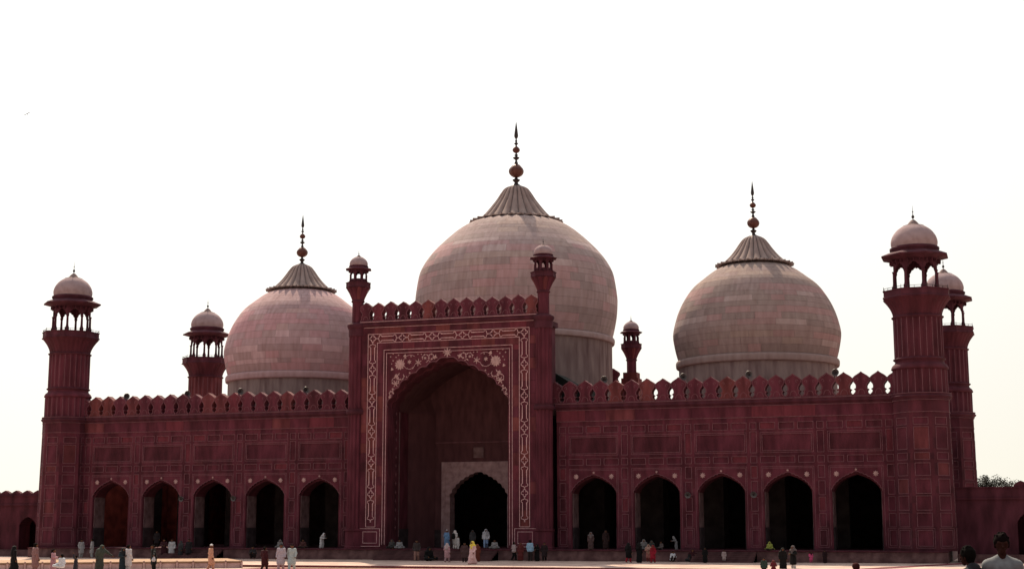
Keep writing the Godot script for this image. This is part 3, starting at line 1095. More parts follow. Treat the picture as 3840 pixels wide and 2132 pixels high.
func dome(label: String, at: Vector3, p: Dictionary, dome_tint: String, seedv: int) -> void:
	var root := thing("marble_dome", label, "dome", at, 0.0, "marble domes on the prayer hall")
	var shell: Array = smooth_line(p.shell, 6)
	var mb := MB.new()
	var low := []
	for q in shell:
		low.append(Vector2(q.x - 0.05, q.y))
	mb.lathe(low, 96)
	var body := part("dome_shell", mb.mesh(), M.marble_joint, root)
	mb = MB.new()
	var dr: Vector2 = p.drum
	mb.lathe([Vector2(dr.x, 11.4), Vector2(dr.x, dr.y)], 96)
	part("drum", mb.mesh(), M.drum, root)
	# moulded band between drum and dome
	mb = MB.new()
	var b0 := dr.y
	var b1: float = p.shell[0].y
	var br: float = p.band
	mb.lathe(smooth_line([Vector2(dr.x, b0 - 0.02), Vector2(br - 0.05, b0 + 0.02), Vector2(br, b0 + (b1 - b0) * 0.3), Vector2(br, b0 + (b1 - b0) * 0.75), Vector2(br - 0.12, b1), Vector2(p.shell[0].x - 0.1, b1 + 0.04)], 3), 96)
	part("dome_band", mb.mesh(), M.dome_tints[dome_tint][0], root)
	# marble blocks, course by course, on the side that the court sees
	var total := 0.0
	for i in shell.size() - 1:
		total += shell[i].distance_to(shell[i + 1])
	total *= 0.985
	var rows: int = p.rows
	var rng := RandomNumberGenerator.new()
	rng.seed = seedv
	var edges := [0.0]
	for r in rows:
		edges.append(edges[-1] + 0.75 + rng.randf() * 0.5)
	for r in rows:
		var s0: float = total * edges[r] / edges[-1] + 0.05
		var s1: float = total * edges[r + 1] / edges[-1] + 0.036
		var pa := profile_at(shell, s0)
		var pm := profile_at(shell, (s0 + s1) * 0.5)
		var pb := profile_at(shell, s1)
		var a0 := rng.randf() * 0.3 - 1.75
		var gap := 0.007 / maxf(pm.x, 0.5)
		var tone := 0
		while a0 < 1.95:   # the half that the court sees
			var da: float = p.wide * (0.55 + rng.randf() * 0.85) / pm.x * 0.5
			mb = MB.new()
			var P := []
			for q in [Vector2(pa.x - 0.06, pa.y), pa, pm, pb, Vector2(pb.x - 0.06, pb.y)]:
				var line := PackedVector3Array()
				for k in 5:
					var a := lerpf(-da + gap, da - gap, k / 4.0)
					line.append(Vector3(sin(a) * q.x, q.y, cos(a) * q.x))
				P.append(line)
			mb.grid([P[0], P[1], P[1], P[2], P[3], P[3], P[4]], false)
			if rng.randf() > 0.34:
				tone = [0, 0, 1, 2, 4, 5, 6, 3, 0, 1, 2][rng.randi() % 11]
			if float(r) / rows > 0.6 and (tone == 3 or tone == 1 or tone == 4):
				tone = 2
			part("marble_block", mb.mesh(), M.dome_tints[dome_tint][tone], body, Transform3D(Basis(Vector3.UP, a0 + da), Vector3(0, rng.randf() * 0.004, 0)))
			a0 += da * 2.0
	# lotus collar: pointed petals lying outwards over the crown
	var cap: Array = p.cap
	var lip: Vector2 = p.lip
	var np: int = p.petals
	mb = MB.new()
	var aw := TAU / np * 0.46
	var r_in: float = cap[0].x - 0.1
	var y_in: float = cap[0].y + 0.02
	var P2 := []
	for e in [[0.0, 1.0], [0.3, 1.05], [0.45, 1.0], [0.72, 0.55], [1.0, 0.03]]:
		var rr := lerpf(r_in, lip.x, e[0])
		var yy := lerpf(y_in, lip.y, pow(e[0], 1.25)) + (0.03 if e[0] == 1.0 else 0.0)
		var line := PackedVector3Array()
		for k in 5:
			var u := k / 2.0 - 1.0
			var a: float = u * aw * e[1] * (r_in / rr if e[0] > 2.0 else 1.0)
			line.append(Vector3(sin(a) * rr, yy - 0.05 * u * u, cos(a) * rr))
		P2.append(line)
	mb.grid(P2, false)
	var under := []
	for line in P2:
		var l2 := PackedVector3Array()
		for q in line:
			l2.append(q - Vector3(0, 0.12, 0))
		under.append(l2)
	mb.grid(under, false, true)
	for i in P2.size() - 1:
		mb.quad(under[i][0], P2[i][0], P2[i + 1][0], under[i + 1][0])
		mb.quad(P2[i][4], under[i][4], under[i + 1][4], P2[i + 1][4])
	var petal := mb.mesh()
	mb = MB.new()
	mb.lathe([Vector2(lip.x - 0.6, lip.y - 0.1), Vector2(r_in * 0.6, y_in - 0.14)], 64)
	var collar := part("lotus_collar", mb.mesh(), M.marble_joint, root)
	for k in np:
		part("lotus_petal", petal, M.leaf_tones[k % 3], collar, Transform3D(Basis(Vector3.UP, TAU * k / np), Vector3.ZERO))
	# ribbed bell that carries the finial: one stone leaf after another
	var bell: Array = smooth_line(cap, 5)
	var nl: int = p.leaves
	mb = MB.new()
	var lw := TAU / nl * 0.5
	var P3 := []
	for q in bell:
		var line := PackedVector3Array()
		for k in 7:
			var u := k / 3.0 - 1.0
			var a := u * lw * 0.955
			var rr: float = q.x * (1.0 - 0.07 * pow(absf(u), 2.5)) - (0.05 if absf(u) > 0.99 else 0.0)
			line.append(Vector3(sin(a) * rr, q.y, cos(a) * rr))
		P3.append(line)
	mb.grid(P3, false)
	var leaf := mb.mesh()
	mb = MB.new()
	var core := []
	for q in bell:
		core.append(Vector2(q.x * 0.91, q.y))
	mb.lathe(core, 48)
	var bell_o := part("dome_bell", mb.mesh(), M.dark_metal, root)
	for k in nl:
		part("stone_leaf", leaf, M.leaf_tones[k % 3], bell_o, Transform3D(Basis(Vector3.UP, TAU * k / nl), Vector3.ZERO))
	# finial
	var f := part("finial", finial_mesh(p.fin, false), M.dark_metal, root)
	part("finial_ball", finial_mesh(p.fin, true), M.copper, f)


# fin: height of foot, centre and radius of lower ball, of upper ball, foot of the spike, tip
func finial_mesh(f: Array, balls: bool) -> Mesh:
	var y0: float = f[0]
	var yb: float = f[1]
	var rb: float = f[2]
	var yc: float = f[3]
	var rc2: float = f[4]
	var ys: float = f[5]
	var yt: float = f[6]
	var mb := MB.new()
	if balls:
		for b in [[yb, rb], [yc, rc2]]:
			var pr := []
			for k in 13:
				var a := -PI / 2 + PI * k / 12.0
				pr.append(Vector2(maxf(cos(a) * b[1], 0.001), b[0] + sin(a) * b[1] * 0.84 + (b[1] * 0.12 if k > 9 else 0.0)))
			mb.lathe(pr, 32, false, 8, 0.09)
		return mb.mesh()
	var k: float = rb
	var pr2 := [Vector2(k * 0.85, y0), Vector2(k * 0.72, y0 + k * 0.14), Vector2(k * 0.3, y0 + k * 0.42), Vector2(k * 0.22, y0 + k * 0.62),
		Vector2(k * 0.5, lerpf(y0, yb, 0.42)), Vector2(k * 0.5, lerpf(y0, yb, 0.46)), Vector2(k * 0.2, lerpf(y0, yb, 0.54)), Vector2(k * 0.18, yb - k * 0.7),
		Vector2(k * 0.18, yb + k * 0.8), Vector2(k * 0.26, yb + k * 1.05), Vector2(k * 0.12, lerpf(yb, yc, 0.5)), Vector2(k * 0.16, lerpf(yb, yc, 0.54)), Vector2(k * 0.45, lerpf(yb, yc, 0.62)), Vector2(k * 0.4, lerpf(yb, yc, 0.65)), Vector2(k * 0.12, lerpf(yb, yc, 0.7)),
		Vector2(k * 0.28, lerpf(yb, yc, 0.76)), Vector2(k * 0.12, lerpf(yb, yc, 0.8)), Vector2(k * 0.1, yc), Vector2(k * 0.12, yc + rc2 * 0.9), Vector2(k * 0.1, lerpf(yc, ys, 0.45)), Vector2(k * 0.3, lerpf(yc, ys, 0.6)), Vector2(k * 0.1, lerpf(yc, ys, 0.7)), Vector2(k * 0.17, lerpf(yc, ys, 0.82)), Vector2(k * 0.07, ys),
		Vector2(k * 0.24, lerpf(ys, yt, 0.11)), Vector2(k * 0.27, lerpf(ys, yt, 0.2)), Vector2(k * 0.18, lerpf(ys, yt, 0.5)), Vector2(k * 0.08, lerpf(ys, yt, 0.8)), Vector2(0.004, yt)]
	mb.lathe(pr2, 20)
	return mb.mesh()


func build_domes() -> void:
	dome("largest white marble dome, behind the central portal", Vector3(0, 0, -15.7), {
		shell = [Vector2(8.45, 18.88), Vector2(8.66, 19.7), Vector2(8.86, 20.8), Vector2(8.94, 21.9), Vector2(8.92, 22.7), Vector2(8.63, 24.5), Vector2(8.19, 25.48), Vector2(7.58, 26.34), Vector2(6.86, 27.12), Vector2(5.95, 27.98), Vector2(5.05, 28.7), Vector2(4.0, 29.28), Vector2(2.6, 29.7)],
		drum = Vector2(8.42, 18.34), band = 8.66, rows = 21, wide = 1.75, lip = Vector2(4.2, 29.5), petals = 30, leaves = 24,
		cap = [Vector2(3.4, 29.6), Vector2(2.88, 30.1), Vector2(2.36, 30.72), Vector2(1.8, 31.45), Vector2(1.38, 32.1), Vector2(1.03, 32.53), Vector2(0.5, 32.75)],
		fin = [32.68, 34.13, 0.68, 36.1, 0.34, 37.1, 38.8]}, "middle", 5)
	var small := {
		shell = [Vector2(6.52, 16.24), Vector2(6.72, 16.95), Vector2(6.9, 17.9), Vector2(6.94, 18.5), Vector2(6.8, 19.25), Vector2(6.52, 20.2), Vector2(6.05, 21.22), Vector2(5.28, 22.35), Vector2(4.35, 23.15), Vector2(3.2, 23.98), Vector2(2.1, 24.4)],
		drum = Vector2(6.5, 15.62), band = 6.74, rows = 18, wide = 1.55, lip = Vector2(3.3, 24.42), petals = 30, leaves = 24,
		cap = [Vector2(2.72, 24.48), Vector2(2.38, 24.8), Vector2(1.98, 25.2), Vector2(1.57, 25.72), Vector2(1.2, 26.25), Vector2(0.88, 26.62), Vector2(0.42, 26.85)],
		fin = [26.78, 27.98, 0.53, 29.52, 0.27, 30.32, 31.65]}
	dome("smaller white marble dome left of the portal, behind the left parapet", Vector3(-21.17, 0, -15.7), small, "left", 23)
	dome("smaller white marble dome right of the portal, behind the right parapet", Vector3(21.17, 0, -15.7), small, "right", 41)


# ---------------------------------------------------------------- corner towers

# a kiosk of eight columns under a bracketed eave and a small dome; all heights are above the floor
func kiosk(root: Node3D, y: float, r: float, s: float, phase := 0.0, jamb := 0.0) -> void:
	var ap := r * cos(PI / 8)
	var mb := MB.new()
	var colp := [Vector2(0.17, 0), Vector2(0.17, 0.22), Vector2(0.13, 0.3), Vector2(0.105, 0.45), Vector2(0.095, 1.1), Vector2(0.11, 1.2), Vector2(0.15, 1.3)]
	var cp := []
	for q in colp:
		cp.append(q * s)
	mb.lathe(cp, 10, true)
	var column := mb.mesh()
	var hw := r * sin(PI / 8)
	mb = MB.new()
	var open := hw - 0.15 * s - jamb
	var foot := 1.28 * s if jamb == 0.0 else 0.2 * s
	var poly := PackedVector2Array([Vector2(-hw * 0.995, foot)])
	if jamb > 0.0:
		poly.append(Vector2(-open, foot))
	for p in arch(open, 1.3 * s, 1.86 * s, 3, 0.04 * s):
		poly.append(p)
	if jamb > 0.0:
		poly.append(Vector2(open, foot))
	poly.append_array([Vector2(hw * 0.995, foot), Vector2(hw * 0.995, 2.3 * s), Vector2(-hw * 0.995, 2.3 * s)])
	mb.prism(poly, -0.11 * s, 0.0)
	var plate := mb.mesh()
	mb = MB.new()
	mb.octo([Vector2(0.001, 0), Vector2(r + 0.14 * s, 0), Vector2(r + 0.14 * s, 0.09 * s), Vector2(0.001, 0.09 * s)], 8, PI / 8 + phase)
	part("kiosk_floor", mb.mesh(), M.trim, root, Transform3D(Basis(), Vector3(0, y - 0.05, 0)))
	for k in 8:
		var a := TAU * (k + 0.5) / 8 + phase
		part("column", column, M.trim, root, Transform3D(Basis(), Vector3(sin(a) * (r - 0.04 * s), y + 0.04, cos(a) * (r - 0.04 * s))))
		var b := TAU * k / 8 + phase
		part("kiosk_arch", plate, M.trim, root, Transform3D(Basis(Vector3.UP, b), Vector3(sin(b) * ap, y + 0.04, cos(b) * ap)))
	# eave
	mb = MB.new()
	var e := r + 0.84 * s
	mb.octo([Vector2(r - 0.12 * s, 2.1 * s), Vector2(r + 0.16 * s, 2.2 * s), Vector2(e - 0.04 * s, 2.36 * s), Vector2(e, 2.39 * s), Vector2(e - 0.02 * s, 2.47 * s), Vector2(r + 0.12 * s, 2.76 * s), Vector2(0.01, 2.78 * s)], 8, PI / 8 + phase)
	part("eave", mb.mesh(), M.trim, root, Transform3D(Basis(), Vector3(0, y, 0)))
	mb = MB.new()
	for k in 8:
		for u in [-0.3, 0.0, 0.3]:
			var b: float = TAU * (k + u) / 8 + phase
			mb.t = Transform3D(Basis(Vector3.UP, b), Vector3.ZERO)
			mb.prism(PackedVector2Array([Vector2(-0.03, 1.9 * s), Vector2(0.03, 1.9 * s), Vector2(0.03, 2.13 * s), Vector2(-0.03, 2.13 * s)]), ap - 0.02, ap + 0.3 * s)
	part("eave_bracket", mb.mesh(), M.trim, root, Transform3D(Basis(), Vector3(0, y, 0)))
	# drum band and cupola
	mb = MB.new()
	mb.lathe([Vector2(r + 0.05 * s, 2.7 * s), Vector2(r + 0.05 * s, 2.88 * s), Vector2(r + 0.12 * s, 2.92 * s), Vector2(r + 0.12 * s, 3.05 * s), Vector2(r, 3.13 * s), Vector2(r - 0.1 * s, 3.14 * s)], 40, true)
	part("cupola_band", mb.mesh(), M.trim, root, Transform3D(Basis(), Vector3(0, y, 0)))
	mb = MB.new()
	var d := r + 0.02 * s
	mb.lathe(smooth_line([Vector2(d * 0.965, 3.1 * s), Vector2(d * 1.0, 3.36 * s), Vector2(d * 0.99, 3.62 * s), Vector2(d * 0.91, 3.98 * s), Vector2(d * 0.73, 4.36 * s), Vector2(d * 0.47, 4.66 * s), Vector2(d * 0.3, 4.76 * s)], 4), 40)
	var dm := part("cupola", mb.mesh(), M.cupola, root, Transform3D(Basis(), Vector3(0, y, 0)))
	mb = MB.new()
	mb.lathe([Vector2(d * 0.47, 4.64 * s), Vector2(d * 0.46, 4.69 * s), Vector2(d * 0.26, 4.8 * s)], 24, true)
	mb.lathe(smooth_line([Vector2(d * 0.28, 4.72 * s), Vector2(d * 0.22, 4.88 * s), Vector2(d * 0.11, 5.08 * s), Vector2(d * 0.02, 5.18 * s)], 3), 24, false, 12, 0.1)
	part("cupola_cap", mb.mesh(), M.drum, dm)
	mb = MB.new()
	var t := 0.028 * sqrt(s)
	mb.lathe([Vector2(t, 5.1 * s), Vector2(t, 5.24 * s), Vector2(0.075 * s, 5.27 * s), Vector2(0.11 * s, 5.36 * s), Vector2(0.075 * s, 5.45 * s), Vector2(t, 5.5 * s), Vector2(t * 0.8, 5.68 * s), Vector2(0.055 * s, 5.74 * s), Vector2(t * 0.6, 5.8 * s), Vector2(0.004, 6.2 * s)], 12)
	part("cupola_finial", mb.mesh(), M.dark_metal, dm)


func minaret(label: String, at: Vector3, stone: Material) -> Node3D:
	var root := thing("corner_minaret", label, "minaret", at, 0.0, "corner minarets of the prayer hall")
	# panelled octagonal base
	var fw0 := 2.0 * 1.86 * tan(PI / 8)
	for k in 8:
		var t := Transform3D(Basis(Vector3.UP, TAU * k / 8), Vector3.ZERO)
		var holes := []
		for q in [[9.6, 10.05], [7.92, 9.4], [7.2, 7.63], [6.12, 6.93], [4.9, 5.84], [3.77, 4.7], [2.65, 3.54], [1.36, 2.38]]:
			holes.append(rc(0, 0.48, q[0], q[1]))
		var mb := MB.new()
		stone_face(mb, -fw0 * 0.5, fw0 * 0.5, 1.0, 10.43, holes, 0.05, k + 40.0, 0.9, 0.6)
		# the tower leans in slightly as it rises
		for i in mb.v.size():
			var p := mb.v[i]
			var f := lerpf(1.06, 1.0, clampf((p.y - 1.0) / 9.4, 0, 1))
			mb.v[i] = Vector3(p.x * f, p.y, p.z + 1.86 * f)
		var face := part("tower_face", mb.mesh(), stone, root, t)
		if k > 2 and k < 7:
			continue
		for i in holes.size():
			var r: Rect2 = holes[i]
			var f := lerpf(1.06, 1.0, (r.get_center().y - 1.0) / 9.4)
			mb = MB.new()
			var g := r.grow(0.015)
			mb.box(Vector3(g.position.x * f, g.position.y, -0.2), Vector3(g.end.x * f, g.end.y, -0.035))
			part("panel", mb.mesh(), M.sand_tones[[0, 2, 5, 0, 1, 2, 0][int(hash1(i, k, at.x) * 7) % 7]], face, Transform3D(Basis(), Vector3(0, 0, 1.86 * f)))
			mb = MB.new()
			mb.frame(r, 0.036, -0.03, 0.016)
			if i == 7:
				mb.frame(r.grow(0.13), 0.03, -0.03, 0.016)
			part("panel_border", mb.mesh(), M.inlay_faint, face, Transform3D(Basis(), Vector3(0, 0, 1.86 * f)))
	var o8 := 1.0 / cos(PI / 8)
	var mb2 := MB.new()
	mb2.octo([Vector2(1.87 * o8, 10.47), Vector2(1.87 * o8, 11.26)])
	part("tower_frieze", mb2.mesh(), M.sand_dark, root)
	mb2 = MB.new()
	mb2.octo([Vector2(1.8 * o8, 10.425), Vector2(1.9 * o8, 10.43), Vector2(1.9 * o8, 10.468), Vector2(1.8 * o8, 10.47)])
	mb2.octo([Vector2(1.8 * o8, 11.262), Vector2(1.92 * o8, 11.264), Vector2(1.92 * o8, 11.3), Vector2(1.8 * o8, 11.302)])
	mb2.lathe([Vector2(1.8, 11.742), Vector2(2.06, 11.744), Vector2(2.06, 11.78), Vector2(1.8, 11.782)], 48, true)
	part("pale_line", mb2.mesh(), M.inlay_faint, root)
	mb2 = MB.new()
	mb2.lathe([Vector2(1.85, 11.3), Vector2(1.98, 11.32), Vector2(2.0, 11.42), Vector2(2.1, 11.5), Vector2(2.12, 11.58), Vector2(2.03, 11.64), Vector2(2.06, 11.74)], 48, true)
	part("tower_cornice", mb2.mesh(), M.trim, root)
	mb2 = MB.new()
	mb2.lathe([Vector2(1.88, 11.78), Vector2(1.88, 12.4), Vector2(1.87, 13.0), Vector2(1.86, 13.5)], 192, false, 24, 0.055)
	part("fluted_shaft", mb2.mesh(), stone, root)
	mb2 = MB.new()
	mb2.lathe(smooth_line([Vector2(1.86, 13.46), Vector2(1.95, 13.5), Vector2(1.95, 13.6), Vector2(1.86, 13.78), Vector2(1.7, 13.92), Vector2(1.66, 14.1)], 3), 48)
	part("shoulder", mb2.mesh(), stone, root)
	mb2 = MB.new()
	for q in [14.2, 17.18]:
		mb2 = MB.new()
		mb2.lathe([Vector2(1.64, q - 0.12), Vector2(1.72, q - 0.09), Vector2(1.8, q - 0.02), Vector2(1.8, q + 0.03), Vector2(1.7, q + 0.07), Vector2(1.64, q + 0.12)], 48, true)
		part("ring_moulding", mb2.mesh(), M.trim, root)
	mb2 = MB.new()
	mb2.lathe([Vector2(1.7, 14.28), Vector2(1.69, 15.0), Vector2(1.69, 16.0), Vector2(1.69, 17.1)], 192, false, 24, 0.06)
	part("fluted_shaft", mb2.mesh(), stone, root)
	# thin pale fillets running up the shaft
	mb2 = MB.new()
	for k in 24:
		mb2.t = Transform3D(Basis(Vector3.UP, TAU * (k + 0.5) / 24), Vector3.ZERO)
		mb2.box(Vector3(-0.017, 14.32, 1.6), Vector3(0.017, 17.06, 1.7))
		mb2.box(Vector3(-0.017, 11.8, 1.8), Vector3(0.017, 13.4, 1.885))
	part("pale_fillet", mb2.mesh(), M.inlay_faint, root).set_meta("kind", "stuff")
	# flaring corbel of tall petals under the balcony
	mb2 = MB.new()
	mb2.lathe(smooth_line([Vector2(1.68, 17.26), Vector2(1.7, 17.4), Vector2(1.78, 17.65), Vector2(1.93, 17.95), Vector2(2.14, 18.25), Vector2(2.33, 18.47)], 4), 128, false, 32, 0.03)
	part("balcony_corbel", mb2.mesh(), M.sand_dark, root)
	mb2 = MB.new()
	mb2.octo([Vector2(2.3, 18.46), Vector2(2.44, 18.48), Vector2(2.46, 18.56), Vector2(2.38, 18.62), Vector2(2.38, 18.98), Vector2(2.44, 19.0), Vector2(2.44, 19.06), Vector2(2.26, 19.062), Vector2(2.24, 18.8), Vector2(0.01, 18.79)])
	part("balcony", mb2.mesh(), M.trim, root)
	# low railing round the platform
	mb2 = MB.new()
	for k in 8:
		mb2.t = Transform3D(Basis(Vector3.UP, TAU * k / 8), Vector3.ZERO)
		var w := 2.36 * sin(PI / 8)
		var z := 2.36 * cos(PI / 8)
		mb2.box(Vector3(-w, 19.2, z - 0.015), Vector3(w, 19.225, z + 0.015))
		for q in 5:
			var x := lerpf(-w, w, q / 4.0)
			mb2.box(Vector3(x - 0.014, 19.062, z - 0.014), Vector3(x + 0.014, 19.198 + (0.12 if q == 0 else 0.0), z + 0.014))
	part("railing", mb2.mesh(), M.dark_metal, root)
	kiosk(root, 19.1, 1.6, 1.0)
	return root


func build_minarets() -> void:
	minaret("left front corner minaret, nearest tower to the left wing", Vector3(-35.1, 0, -0.05), M.sand)
	minaret("right front corner minaret, nearest tower at the right wing's end", Vector3(35.1, 0, -0.05), M.sand_dark)  # darker stone stands in for vignetting at the right
	minaret("left rear minaret rising behind the left parapet, beside the left dome", Vector3(-36.12, 0.37, -24.4), M.sand_tones[1])
	minaret("right rear minaret partly hidden behind the right front minaret", Vector3(36.12, 0.37, -24.4), M.sand_dark)  # dark stone again carries the vignetting of the right edge


# ---------------------------------------------------------------- slim turrets of the portal

func turret(label: String, at: Vector3) -> Node3D:
	var root := thing("portal_turret", label, "turret", at, 0.0, "slim turrets of the portals")
	var mb := MB.new()
	mb.octo([Vector2(0.78, 1.0), Vector2(0.78, 1.15), Vector2(0.72, 1.2), Vector2(0.72, 2.3), Vector2(0.78, 2.35), Vector2(0.78, 2.5), Vector2(0.5, 2.52)])
	part("turret_foot", mb.mesh(), M.sand, root)
	mb = MB.new()
	mb.lathe([Vector2(0.66, 2.5), Vector2(0.66, 6.0), Vector2(0.66, 11.3)], 96, false, 12, 0.16)
	mb.lathe([Vector2(0.66, 11.75), Vector2(0.66, 15.0), Vector2(0.66, 17.5)], 96, false, 12, 0.16)
	part("turret_shaft", mb.mesh(), M.sand, root)
	mb = MB.new()
	mb.lathe([Vector2(0.6, 11.28), Vector2(0.76, 11.34), Vector2(0.8, 11.45), Vector2(0.8, 11.58), Vector2(0.72, 11.66), Vector2(0.76, 11.76), Vector2(0.6, 11.78)], 32, true)
	mb.lathe([Vector2(0.66, 17.45), Vector2(0.7, 17.5), Vector2(0.7, 18.05), Vector2(0.76, 18.12), Vector2(0.82, 18.28), Vector2(0.82, 18.4), Vector2(0.72, 18.5), Vector2(0.4, 18.56)], 32, true)
	part("turret_moulding", mb.mesh(), M.trim, root)
	mb = MB.new()
	mb.lathe([Vector2(0.46, 18.5), Vector2(0.45, 19.3), Vector2(0.45, 20.2)], 64, false, 8, 0.1)
	part("turret_shaft", mb.mesh(), M.sand, root)
	mb = MB.new()
	mb.lathe([Vector2(0.42, 20.18), Vector2(0.5, 20.22), Vector2(0.54, 20.29), Vector2(0.5, 20.36), Vector2(0.42, 20.4)], 32, true)
	part("turret_moulding", mb.mesh(), M.trim, root)
	# lotus cup
	mb = MB.new()
	mb.lathe(smooth_line([Vector2(0.45, 20.38), Vector2(0.5, 20.55), Vector2(0.65, 20.9), Vector2(0.82, 21.2), Vector2(0.94, 21.36)], 3), 40)
	var cup := part("lotus_cup", mb.mesh(), M.sand_dark, root)
	mb = MB.new()
	var P := []
	for e in [[0.49, 20.4, 0.9], [0.56, 20.6, 0.95], [0.71, 20.93, 1.0], [0.86, 21.18, 0.85], [0.95, 21.32, 0.5], [1.0, 21.38, 0.05]]:
		var line := PackedVector3Array()
		for k in 5:
			var u := k / 2.0 - 1.0
			var a: float = u * PI / 12 * 0.92 * e[2]
			var rr: float = e[0] - 0.03 * u * u
			line.append(Vector3(sin(a) * rr, e[1], cos(a) * rr))
		P.append(line)
	mb.grid(P, false)
	var petal := mb.mesh()
	for k in 12:
		part("lotus_petal", petal, M.sand_tones[[0, 1, 2][k % 3]], cup, Transform3D(Basis(Vector3.UP, TAU * k / 12), Vector3.ZERO))
	mb = MB.new()
	mb.octo([Vector2(0.9, 21.36), Vector2(1.0, 21.4), Vector2(0.97, 21.46), Vector2(0.97, 21.74), Vector2(1.02, 21.76), Vector2(1.02, 21.8), Vector2(0.9, 21.805), Vector2(0.9, 21.6), Vector2(0.01, 21.59)])
	mb.octo([Vector2(0.7, 21.6), Vector2(0.7, 22.08), Vector2(0.64, 22.09), Vector2(0.01, 22.09)])
	part("balcony", mb.mesh(), M.trim, root)
	kiosk(root, 21.8, 0.72, 0.44, PI / 8, 0.05)
	return root


func build_turrets() -> void:
	turret("slim lotus topped turret at the left edge of the portal", Vector3(-7.72, 0, 0.96))
	turret("slim lotus topped turret at the right edge of the portal, before the large dome", Vector3(7.72, 0, 0.96))
	turret("small turret far behind, between the central and the right dome", Vector3(7.72, -2.35, -26.5))


# ---------------------------------------------------------------- walls beside the hall, trees

func build_side_walls() -> void:
	for s in [-1, 1]:
		var x0: float = s * 37.0
		var x1: float = s * 75.0
		var lab := "low dark red arcade wall running off to the left of the left minaret" if s < 0 else "low dark red arcade wall running off to the right of the right minaret"
		var root := thing("court_wall", lab, "wall", Vector3.ZERO, 0.0, "low walls beside the hall")
		var mb := MB.new()
		var poly := PackedVector2Array()
		var xs: Array = [39.6, 45.2, 50.8, 56.4] if s < 0 else [42.2, 47.8, 53.4, 59.0]
		poly.append(Vector2(x0, G - 0.2))
		for x in xs:
			var hw := 0.84 if s < 0 else 1.15
			var a: PackedVector2Array = arch(hw, 2.75 if s < 0 else 2.85, 3.5 if s < 0 else 3.8, 5, 0.03)
			if s < 0:
				a.reverse()
			poly.append(Vector2(s * (x - hw), G - 0.2))
			for p in a:
				poly.append(Vector2(s * x + p.x, p.y))
			poly.append(Vector2(s * (x + hw), G - 0.2))
		poly.append_array([Vector2(x1, G - 0.2), Vector2(x1, 5.3), Vector2(x0, 5.3)])
		mb.prism(poly, -3.0, -1.5)
		mb.box(Vector3(x0, G - 0.2, -6.0), Vector3(x1, 5.3, -5.6))
		mb.box(Vector3(x0, 5.0, -5.6), Vector3(x1, 5.3, -3.0))
		part("wall_face", mb.mesh(), M.sand_dark if s < 0 else M.trim, root)  # right wall coloured darker for shadow and vignetting
		mb = MB.new()
		mb.box(Vector3(x0, 4.5, -1.5), Vector3(x1, 4.62, -1.38))
		mb.box(Vector3(x0, 5.303, -1.9), Vector3(x1, 5.36, -1.4))
		part("string_course", mb.mesh(), M.trim, root)
		mb = MB.new()
		mb.box(Vector3(x0, G, -1.5), Vector3(x1, G + 0.55, -1.1))
		part("wall_foot", mb.mesh(), M.plinth, root)
		var cap := PackedVector2Array()
		for k in 9:
			var a := PI * k / 8.0
			cap.append(Vector2(cos(a) * 0.5, 5.36 + sin(a) * 0.36 + (0.06 if k == 4 else 0.0)))
		mb = MB.new()
		mb.prism(cap, -1.95, -1.55)
		for k in 14 if s < 0 else 8:
			part("merlon", mb.mesh() if k == 0 else root.get_child(root.get_child_count() - 1).mesh, M.sand_dark, root, Transform3D(Basis(), Vector3(s * ((37.7 if s < 0 else 41.4) + k * 1.1), 0, 0)))


func build_trees() -> void:
	var rng := RandomNumberGenerator.new()
	rng.seed = 77
	for e in [[38.3, 7.75, 1.2, "bushy dark tree top closest to the right rear minaret, above the wall"], [40.0, 7.35, 1.5, "low rounded tree top above the right wall, near the picture's edge"]]:
		var root := thing("tree", e[3], "tree", Vector3(e[0], 0, -45.0), 0.0, "trees beyond the right wall")
		var mb := MB.new()
		mb.lathe([Vector2(0.28, 0), Vector2(0.2, 2.5), Vector2(0.13, 5.6)], 10)
		for k in 6:
			var a := TAU * k / 6 + rng.randf()
			var tip := Vector3(cos(a) * e[2] * 0.7, 6.0 + rng.randf() * 1.2, sin(a) * e[2] * 0.7)
			var foot := Vector3(0, 3.8 + rng.randf() * 1.2, 0)
			var side := (tip - foot).cross(Vector3.UP).normalized() * 0.06
			var out := side.cross(tip - foot).normalized() * 0.06
			mb.quad(foot - side, foot + side, tip + side * 0.3, tip - side * 0.3)
			mb.quad(foot - out, foot + out, tip + out * 0.3, tip - out * 0.3)
		part("trunk", mb.mesh(), M.bark, root)
		mb = MB.new()
		var clumps := []
		for k in 34:
			var a := rng.randf() * TAU
			var rr: float = sqrt(rng.randf()) * e[2]
			clumps.append([Vector3(cos(a) * rr, e[1] - 1.9 + rng.randf() * 1.65 - rr * 0.25, sin(a) * rr), 0.3 + rng.randf() * 0.28])
		for cl in clumps:
			for k in 130:
				var d: Vector3 = Vector3(rng.randfn(), rng.randfn(), rng.randfn()).normalized() * cl[1] * (0.5 + rng.randf() * 0.55)
				var p: Vector3 = cl[0] + d
				var u := Vector3(rng.randfn(), rng.randfn(), rng.randfn()).normalized() * (0.05 + rng.randf() * 0.04)
				var w := u.cross(Vector3(rng.randfn(), rng.randfn(), rng.randfn())).normalized() * 0.035
				mb.col = Color(1, 1, 1) * (0.7 + rng.randf() * 0.7)
				mb.quad(p - u, p - w, p + u, p + w)
		part("crown", mb.mesh(), M.leaf, root)


# ---------------------------------------------------------------- low marble platform at the left

